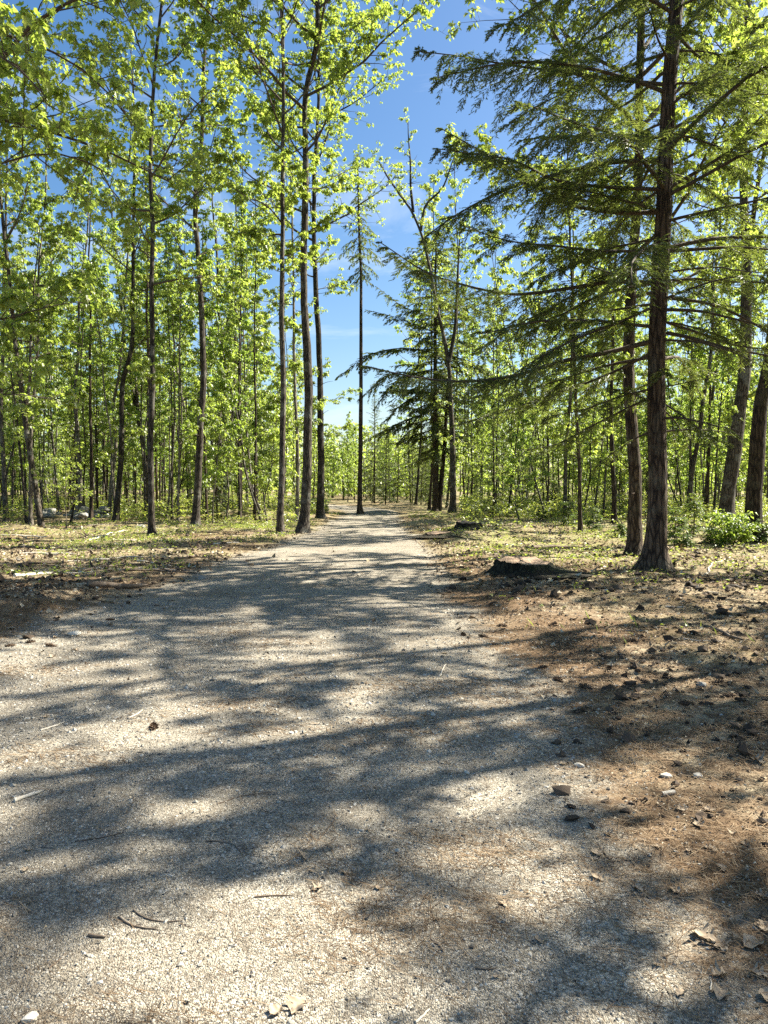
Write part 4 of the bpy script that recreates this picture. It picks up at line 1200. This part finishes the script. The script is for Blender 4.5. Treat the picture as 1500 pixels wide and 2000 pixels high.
for i in range(30):
    px, py = r.uniform(0, 380), r.uniform(1140, 1330)
    if px > 420 - (py - 1140) * 1.7: continue
    dead_leaf(px, py, r.uniform(.05, .10), 'small pale dead leaf scattered over the left verge', 200 + i, None, i % 2 == 0, 'dead leaves of the left verge')

# pale bark curl
g = ground_at(1305, 1558); mb = MB(); r = R_(740)
a = np.linspace(.4, 5.2, 14); xs = np.linspace(-.036, .036, 6)
Vo = np.array([[x, .011 * math.cos(t) * (1 + .1 * math.sin(x * 90)), .011 * math.sin(t) + .011] for x in xs for t in a]); Vi = np.array([[x, .0085 * math.cos(t), .0085 * math.sin(t) + .011] for x in xs for t in a])
i = np.arange(5)[:, None]; j = np.arange(13)[None]; F = np.stack([i * 14 + j, i * 14 + j + 1, (i + 1) * 14 + j + 1, (i + 1) * 14 + j], -1).reshape(-1, 4)
mb.add(rotz(np.concatenate([Vo, Vi]), .35), [F, F[:, ::-1] + len(Vo)])
o = mb.build('bark_curl', M['stick_pale'], None, (g[0], g[1], gz(g[0], g[1]))); tag(o, 'pale rolled curl of bark on the right side of the gravel', 'bark')


# pine cones: spiral of scales round a core
def cone_mesh(r, L):
    mb = MB(); n = 46
    t = np.linspace(0, 1, 9); V, F = tube(np.stack([(t - .5) * L, 0 * t, 0 * t], -1), L * .13 * np.sin(PI * (.12 + .8 * t)), 7); mb.add(V, F)
    k = np.arange(n); u = (k + .5) / n; an = k * 2.399
    rad = np.sin(PI * (.15 + .78 * u)) * L * .13
    d = np.stack([.55 + 0 * u, np.cos(an), np.sin(an)], -1); d = nrm(d)
    P = np.stack([(u - .5) * L, rad * np.cos(an) * .8, rad * np.sin(an) * .8], -1)
    V, F = leaves(P, d, np.stack([-1 + 0 * u, np.cos(an) * .6, np.sin(an) * .6], -1), L * .20 * np.sin(PI * (.2 + .65 * u)), LEAF_MID, .2); mb.add(V, F, 0, False)
    return mb


r = R_(750)
cones = [(1090, 1330), (1115, 1282), (1182, 1292), (1300, 1326), (1132, 1390), (1222, 1322), (1485, 1286), (945, 1245), (905, 1241), (1080, 1226), (1232, 1266), (1272, 1292), (1190, 1310), (1060, 1305), (1340, 1400), (1255, 1335), (1400, 1350), (1145, 1345), (1245, 1318), (980, 1225), (1330, 1255), (1030, 1200), (1420, 1385),
         (60, 1255), (100, 1262), (215, 1212), (15, 1200), (150, 1185), (250, 1183), (20, 1262), (300, 1420)]
first = None
for i, (px, py) in enumerate(cones):
    g = ground_at(px, py); L = r.uniform(.08, .125)
    if first is None: o = first = cone_mesh(r, .12).build('pine_cone', M['cone'])
    else: o = first.copy(); COL.objects.link(o)
    o.location = (g[0], g[1], gz(g[0], g[1]) + .008); o.rotation_euler = (r.uniform(0, 6), r.uniform(-.25, .25), r.uniform(0, 6.28)); o.scale = (L / .12,) * 3
    if i < 23: tag(o, 'dark open pine cone lying among the needles of the right verge', 'pine cone', 'pine cones of the right verge')
    else: tag(o, 'dark open pine cone lying on the left side of the driveway', 'pine cone', 'pine cones of the left verge')


# ---- masses nobody could count
def scatter_pts(r, n, y0, y1, pw=1.0, xm=.56):
    y = (r.uniform(y0 ** pw, y1 ** pw, n)) ** (1 / pw); x = r.uniform(-xm, xm, n) * y
    return x, y


def rv_at(x, y):   # 1 on the gravel, 0 off it
    return np.clip(.5 - (road_d(x, y) + .7 * (fbm(x * .9, y * .9, 21, 4) - .5)) / .9, 0, 1)


# gravel: faceted pebbles
r = R_(760)
x, y = scatter_pts(r, 52000, 1.6, 9.5, .9)
k = r.random(len(x)) < (.15 + .85 * rv_at(x, y)); x, y = x[k], y[k]; n = len(x)
s = np.clip(.0032 * np.exp(r.normal(0, .42, n)), .0015, .012) * np.clip(y / 2.6, 1, 2.0)
oct_ = np.array([(1, 0, 0), (0, 1, 0), (-1, 0, 0), (0, -1, 0), (0, 0, 1), (.6, .6, .55), (-.6, .6, .6), (-.6, -.6, .5), (.6, -.6, .6)])
of = np.array([(0, 5, 8, 8), (1, 6, 5, 5), (2, 7, 6, 6), (3, 8, 7, 7), (5, 6, 4, 4), (6, 7, 4, 4), (7, 8, 4, 4), (8, 5, 4, 4), (0, 1, 5, 5), (1, 2, 6, 6), (2, 3, 7, 7), (3, 0, 8, 8)])[:, :3]
J = oct_[None] * (1 + r.normal(0, .22, (n, 9, 1)))
a = r.uniform(0, 6.28, n); ca, sa = np.cos(a)[:, None], np.sin(a)[:, None]; el = r.uniform(.6, 1.0, n)[:, None]
V = np.stack([J[..., 0] * ca - J[..., 1] * el * sa, J[..., 0] * sa + J[..., 1] * el * ca, J[..., 2] * .75], -1) * s[:, None, None]
V += np.stack([x, y, H(x, y) - s * .1], -1)[:, None]
mb = MB(); mb.add(V.reshape(-1, 3), (np.arange(n) * 9)[:, None, None].repeat(12, 1).reshape(-1, 1) + np.tile(of, (n, 1)), 0, False)
tag(mb.build('gravel', M['pebble']), 'loose grey and cream gravel over the driveway', None, None, 'stuff')

# needle litter
r = R_(770)
x, y = scatter_pts(r, 120000, 1.6, 15, .8)
pat = fbm(x * 1.3, y * 2.0, 43, 4)
k = r.random(len(x)) < np.clip((1 - rv_at(x, y)) * (.35 + 1.3 * np.clip(fbm(x * .8, y * .8, 41) - .38, 0, .5)) + np.clip(pat - .52, 0, 1) * 3.0 + .02, 0, 1)
x, y = x[k], y[k]; n = len(x)
a = r.uniform(0, PI, n); L = r.uniform(.04, .10, n); w = .0007 * np.clip(y / 1.8, 1, 3.2); bd = r.normal(0, .18, n)
ts = np.array([-.5, 0, .5]); dx, dy = np.cos(a), np.sin(a)
zz = r.uniform(.001, .010, n) + .012 * (1 - rv_at(x, y)) * r.random(n); tl = r.normal(0, .09, n)
Vs = []
for t in ts:
    cx = x + dx * L * t - dy * bd * L * (.25 - t * t); cy2 = y + dy * L * t + dx * bd * L * (.25 - t * t)
    cz = H(x, y) + zz + tl * L * t
    Vs.append(np.stack([cx - dy * w, cy2 + dx * w, cz], -1)); Vs.append(np.stack([cx + dy * w, cy2 - dx * w, cz + .0006], -1))
V = np.stack(Vs, 1); b_ = (np.arange(n) * 6)[:, None]
mb = MB(); mb.add(V.reshape(-1, 3), np.concatenate([b_ + np.array([[0, 2, 3, 1]]), b_ + np.array([[2, 4, 5, 3]])]), 0, False)
tag(mb.build('needle_litter', M['needle_dry']), 'brown fallen pine needles over the verges and in drifts on the gravel', None, None, 'stuff')

# leaf and bark scraps on the verges
r = R_(780)
x, y = scatter_pts(r, 150000, 2.0, 32, 1.0, .6)
k = (r.random(len(x)) < np.clip((1 - rv_at(x, y)) * (.15 + 1.4 * np.clip(fbm(x * 1.1, y * 1.1, 51) - .30, 0, 1)), 0, 1)) | (r.random(len(x)) < .04 * np.clip(4 / y, 0, 1))
x, y = x[k], y[k]; n = len(x)
az = r.uniform(0, 6.28, n); tp = r.normal(.25, .45, n)
D = np.stack([np.cos(az) * np.cos(tp), np.sin(az) * np.cos(tp), np.sin(tp)], -1)
tp = np.where(y < 5, tp * .3, tp)
D = np.stack([np.cos(az) * np.cos(tp), np.sin(az) * np.cos(tp), np.sin(tp)], -1)
Nn = np.stack([r.normal(0, .45, n), r.normal(0, .45, n), np.ones(n)], -1)
S_ = np.clip(.016 * np.exp(r.normal(0, .5, n)), .006, .06) * np.clip(y / 5, 1, 2.6)
S_ = np.where(y < 5, np.minimum(S_, .011 + .004 * (y - 2)), S_)
V, F = leaves(np.stack([x, y, H(x, y) + .004 + r.random(n) * .012], -1), D, Nn, S_, LEAF_MID, .5)
mb = MB(); m3 = r.random(n)
mb.add(V, F, 0, False)
M['scrap'] = flat_mat('leaf_scrap', [(.03, .022, .016), (.09, .062, .040), (.20, .15, .095), (.38, .31, .21), (.60, .53, .40)], island=True)
tag(mb.build('leaf_litter', M['scrap']), 'broken brown leaves and bark scraps over the verges', None, None, 'stuff')

# dark clods of duff
r = R_(785)
x, y = scatter_pts(r, 16000, 3.0, 26, .9, .6)
k = r.random(len(x)) < np.clip((1 - rv_at(x, y)) * (.1 + 2.2 * np.clip(fbm(x * .9, y * .9, 57) - .42, 0, 1)), 0, 1)
x, y = x[k], y[k]; n = len(x); s = np.clip(.016 * np.exp(r.normal(0, .55, n)), .007, .055) * np.clip(y / 6, 1, 1.7)
J = oct_[None] * (1 + r.normal(0, .35, (n, 9, 1))); a = r.uniform(0, 6.28, n); ca, sa = np.cos(a)[:, None], np.sin(a)[:, None]
V = np.stack([J[..., 0] * ca - J[..., 1] * .7 * sa, J[..., 0] * sa + J[..., 1] * .7 * ca, J[..., 2] * .65], -1) * s[:, None, None] + np.stack([x, y, H(x, y) + s * .1], -1)[:, None]
mb = MB(); mb.add(V.reshape(-1, 3), (np.arange(n) * 9)[:, None, None].repeat(12, 1).reshape(-1, 1) + np.tile(of, (n, 1)), 0, False)
M['clod'] = flat_mat('duff_clod', [(.018, .013, .010), (.05, .036, .025), (.11, .08, .055)], island=True, scale=60)
tag(mb.build('debris', M['clod']), 'dark clods of duff and bark over the verges', None, None, 'stuff')

# low green plants and grass on the clearings
r = R_(790)
x = np.concatenate([r.uniform(-13, -2.0, 26000), r.uniform(1.2, 20, 30000)]); y = np.concatenate([r.uniform(11, 40, 26000), r.uniform(7, 40, 30000)])
dens = np.clip(2.6 * (fbm(x * .45, y * .45, 31, 4) - .42), 0, 1) * np.clip((y - 8) / 12, 0.04, 1) * (road_d(x, y) > .25) * (np.abs(x) < .62 * y)
k = r.random(len(x)) < dens; x, y = x[k], y[k]
x = np.repeat(x, 3) + r.normal(0, .05, len(x) * 3); y = np.repeat(y, 3) + r.normal(0, .05, len(y) * 3); n = len(x)
az = r.uniform(0, 6.28, n); tp = r.uniform(-.2, .7, n)
D = np.stack([np.cos(az) * np.cos(tp), np.sin(az) * np.cos(tp), np.sin(tp)], -1)
hgt = r.uniform(.01, .09, n)
V, F = leaves(np.stack([x, y, H(x, y) + hgt], -1), D, np.stack([0 * az, 0 * az, 1 + 0 * az], -1) + r.normal(0, .4, (n, 3)), r.uniform(.03, .075, n), LEAF_MID)
mb = MB(); mb.add(V, F, 0, False)
ng = 16000
x = np.concatenate([r.uniform(-13, -2.0, ng), r.uniform(1.3, 18, ng)]); y = np.concatenate([r.uniform(12, 38, ng), r.uniform(6, 38, ng)])
k = r.random(len(x)) < np.clip(2.4 * (fbm(x * .5, y * .5, 35, 4) - .45), 0, 1) * (road_d(x, y) > .2) * (np.abs(x) < .62 * y) * np.clip((y - 4) / 12, .1, 1); x, y = x[k], y[k]; n = len(x)
az = r.uniform(0, 6.28, n); tp = r.uniform(.5, 1.4, n)
V, F = leaves(np.stack([x, y, H(x, y)], -1), np.stack([np.cos(az) * np.cos(tp), np.sin(az) * np.cos(tp), np.sin(tp)], -1), r.normal(0, 1, (n, 3)), r.uniform(.05, .16, n), np.array([(0, 0), (.05, .4), (0, 1.0)])); mb.add(V, F, 0, False)
tag(mb.build('ground_cover', M['fern']), 'low yellow green plants and grass over the clearings', None, None, 'stuff')

# undergrowth along and inside the wood
r = R_(800)
nU = 30000
px = np.concatenate([r.uniform(-60, 640, nU), r.uniform(900, 1560, nU)]); y = np.concatenate([np.sqrt(r.uniform(28 ** 2, 62 ** 2, nU)), np.sqrt(r.uniform(23 ** 2, 62 ** 2, nU))]); x = (px - 750) / F_PX * y
k = (r.random(len(x)) < np.clip(3.2 * (fbm(x * .35, y * .35, 61, 4) - .36), 0, 1) * np.clip((y - 24) / 8, .25, 1)) & (road_d(x, y) > 1.0); pq = x / y * F_PX + 750; k &= ~((pq > 60) & (pq < 225) & (y < 40) & (r.random(len(x)) < .93)); x, y = x[k], y[k]; n = len(x)
hh = (.20 + 1.15 * np.clip(fbm(x * .5, y * .5, 63, 3) - .3, 0, 1) * np.clip((y - 20) / 15, .3, 1)) * r.uniform(.2, 1.3, n) * 1.3
LP, LD, LN, LS = clusters(r, np.stack([x, y, H(x, y) + hh], -1), 4, .08, .17, (-.1, .6))
V, F = leaves(LP, LD, LN, LS, LEAF_LO); mb = MB(); mb.add(V, F, 0, False)
V, F = segs(np.stack([x, y, H(x, y) - .02], -1), np.stack([x, y, H(x, y) + hh], -1), .004, .002); mb.add(V, F, 1)
tag(mb.build('undergrowth', [M['fern'], M['twig']]), 'bright green undergrowth along the foot of the wood', None, None, 'stuff')


# ---- single small plants
def seedling(px, py, h, seed, label):
    r = R_(seed); g = ground_at(px, py); zs = np.linspace(0, h, 5)
    P = np.stack([g[0] + np.cumsum(r.normal(0, .01, 5)), g[1] + 0 * zs, gz(g[0], g[1]) - .02 + zs], -1)
    return make_hemlock('hemlock_seedling', label, P, .010 + .008 * h, r, zc=P[0, 2] + .08, n=int(16 + 14 * h), Lmax=.42 * h + .15, sides=6, parts=False, lo=True, ter=6, smax=.3, width=.022, mat='needle_young', bark='bark_brown', cat='seedling', group='hemlock seedlings of the right clearing', el=(.1, .6))


for i, (px, py, h, lb) in enumerate([(1318, 1058, .95, 'feathery hemlock seedling just right of the big hemlock trunk'), (1354, 1050, 1.25, 'tallest feathery hemlock seedling midway to the leafy bush'), (1336, 1070, .45, 'low spreading hemlock seedling in front of the tallest one'),
                                     (1392, 1062, .55, 'squat hemlock seedling touching the leafy bush on its left'), (1490, 1062, .7, 'hemlock seedling at the right edge beside the mossy trunk'), (1112, 1030, 1.1, 'hemlock seedling left of the thin dark trunk in the right clearing'),
                                     (1160, 1036, .8, 'hemlock seedling between the thin dark trunk and the short footed trunk'), (1010, 1010, .7, 'hemlock seedling left of the right clearing, near the thin sapling'), (1215, 1050, .6, 'low hemlock seedling left of the kinked maple'), (1085, 1005, 1.6, 'small hemlock behind the bare dead branch'), (1060, 1020, .6, 'small spreading hemlock seedling behind the far mounded stump')]):
    seedling(px, py, h, 850 + i, lb)

r = R_(870); g = ground_at(1430, 1068)
st = []
for i in range(7):
    a = r.uniform(0, 6.28); h = r.uniform(.4, .85); z0 = gz(g[0], g[1]) - .02
    P = np.array([g + [0, 0, z0], g + [.1 * math.cos(a), .1 * math.sin(a), z0 + h * .4], g + [.28 * math.cos(a), .28 * math.sin(a), z0 + h * .75], g + [.42 * math.cos(a), .42 * math.sin(a), z0 + h]])
    st.append((P, .010))
M['bush'] = leaf_mat('bush_leaf', [(.10, .17, .03), (.14, .21, .04)], [(.30, .44, .05), (.40, .50, .07)], .5)
make_deciduous('leafy_bush', 'bright green broad leaved bush between the two stout trees on the right', st, r, ('twig', 'bush'), .25, 9, .5, (.08, .13), 4, LEAF_MID, sides=5, cat='bush', branch_parts=False, dens=8, tw=3, el=(10, 50), droop=(-.1, .7))


def sapling(px, py, h, seed, label, Lm=.9, zc=.8, nl=12, leaf=(.06, .10)):
    r = R_(seed); g = ground_at(px, py); zs = np.linspace(0, h, 6); z0 = gz(g[0], g[1]) - .03
    P = np.stack([g[0] + np.cumsum(r.normal(0, .02, 6)), g[1] + np.cumsum(r.normal(0, .02, 6)), z0 + zs], -1)
    return make_deciduous('maple_sapling', label, [(P, .018)], r, ('bark_pale', 'leaf'), zc, nl, Lm, leaf, 5, LEAF_MID, sides=6, cat='sapling', branch_parts=False, dens=4, tw=3, el=(0, 35), droop=(.1, .7))


sapling(129, 1036, 2.9, 881, 'pale thin maple sapling with layered leaves in front of the stone heap', 1.1, .9)
sapling(941, 1012, 4.2, 882, 'thin dark maple sapling left of the right clearing', .9, 1.6, 14)
sapling(1019, 1011, 4.6, 883, 'taller thin maple sapling behind the broad stump', .9, 1.5, 14)
sapling(505, 990, 4.5, 884, 'maple sapling behind the earth mound left of the driveway', 1.2, 1.0, 16)
sapling(520, 996, 2.2, 885, 'short bright maple sapling beside the earth mound', .9, .5, 12)
# ------------------------------------------------------------------ light and sky
SUN_AZ, SUN_EL = math.radians(66), math.radians(42)
S = Vector((math.sin(SUN_AZ) * math.cos(SUN_EL), math.cos(SUN_AZ) * math.cos(SUN_EL), math.sin(SUN_EL)))
sl = bpy.data.lights.new('sun', 'SUN'); sl.energy = 5.0; sl.angle = math.radians(.53); sl.color = (1.0, .93, .80)
so = bpy.data.objects.new('sun', sl); COL.objects.link(so); so.rotation_euler = S.to_track_quat('Z', 'Y').to_euler(); so.location = (30, 15, 40)
w = bpy.data.worlds.new('World'); scene.world = w; w.use_nodes = True
nt = w.node_tree; bg = nt.nodes['Background']
sky = nt.nodes.new('ShaderNodeTexSky'); sky.sky_type = 'NISHITA'; sky.sun_disc = False
sky.sun_elevation = SUN_EL; sky.sun_rotation = SUN_AZ; sky.air_density = 1.0; sky.dust_density = 1.2; sky.ozone_density = 1.2
hs = nt.nodes.new('ShaderNodeHueSaturation'); hs.inputs['Saturation'].default_value = 1.3
nt.links.new(sky.outputs[0], hs.inputs['Color']); 
tc = nt.nodes.new('ShaderNodeTexCoord'); mp = nt.nodes.new('ShaderNodeMapping'); mp.inputs['Scale'].default_value = (1.6, 1.0, 5.0); mp.inputs['Rotation'].default_value = (.25, .3, .2)
nz = nt.nodes.new('ShaderNodeTexNoise'); nz.inputs['Scale'].default_value = 2.4; nz.inputs['Detail'].default_value = 7; nz.inputs['Roughness'].default_value = .62; nz.inputs['Distortion'].default_value = .6
nt.links.new(tc.outputs['Generated'], mp.inputs[0]); nt.links.new(mp.outputs[0], nz.inputs['Vector'])
cl = ramp(nt, nz.outputs[0], [(.54, 0), (.80, .5)])
mxc = mix(nt, cl, hs.outputs[0], (6.5, 7.0, 7.6))
nt.links.new(mxc, bg.inputs[0]); bg.inputs[1].default_value = .05

scene.render.engine = 'CYCLES'
c = scene.cycles
c.max_bounces = 7; c.diffuse_bounces = 4; c.glossy_bounces = 2; c.transmission_bounces = 4; c.transparent_max_bounces = 4
c.caustics_reflective = False; c.caustics_refractive = False
c.sample_clamp_indirect = 4.0
c.use_denoising = False
scene.view_settings.view_transform = 'Standard'; scene.view_settings.look = 'None'
scene.view_settings.exposure = 1.95; scene.view_settings.gamma = 1.0
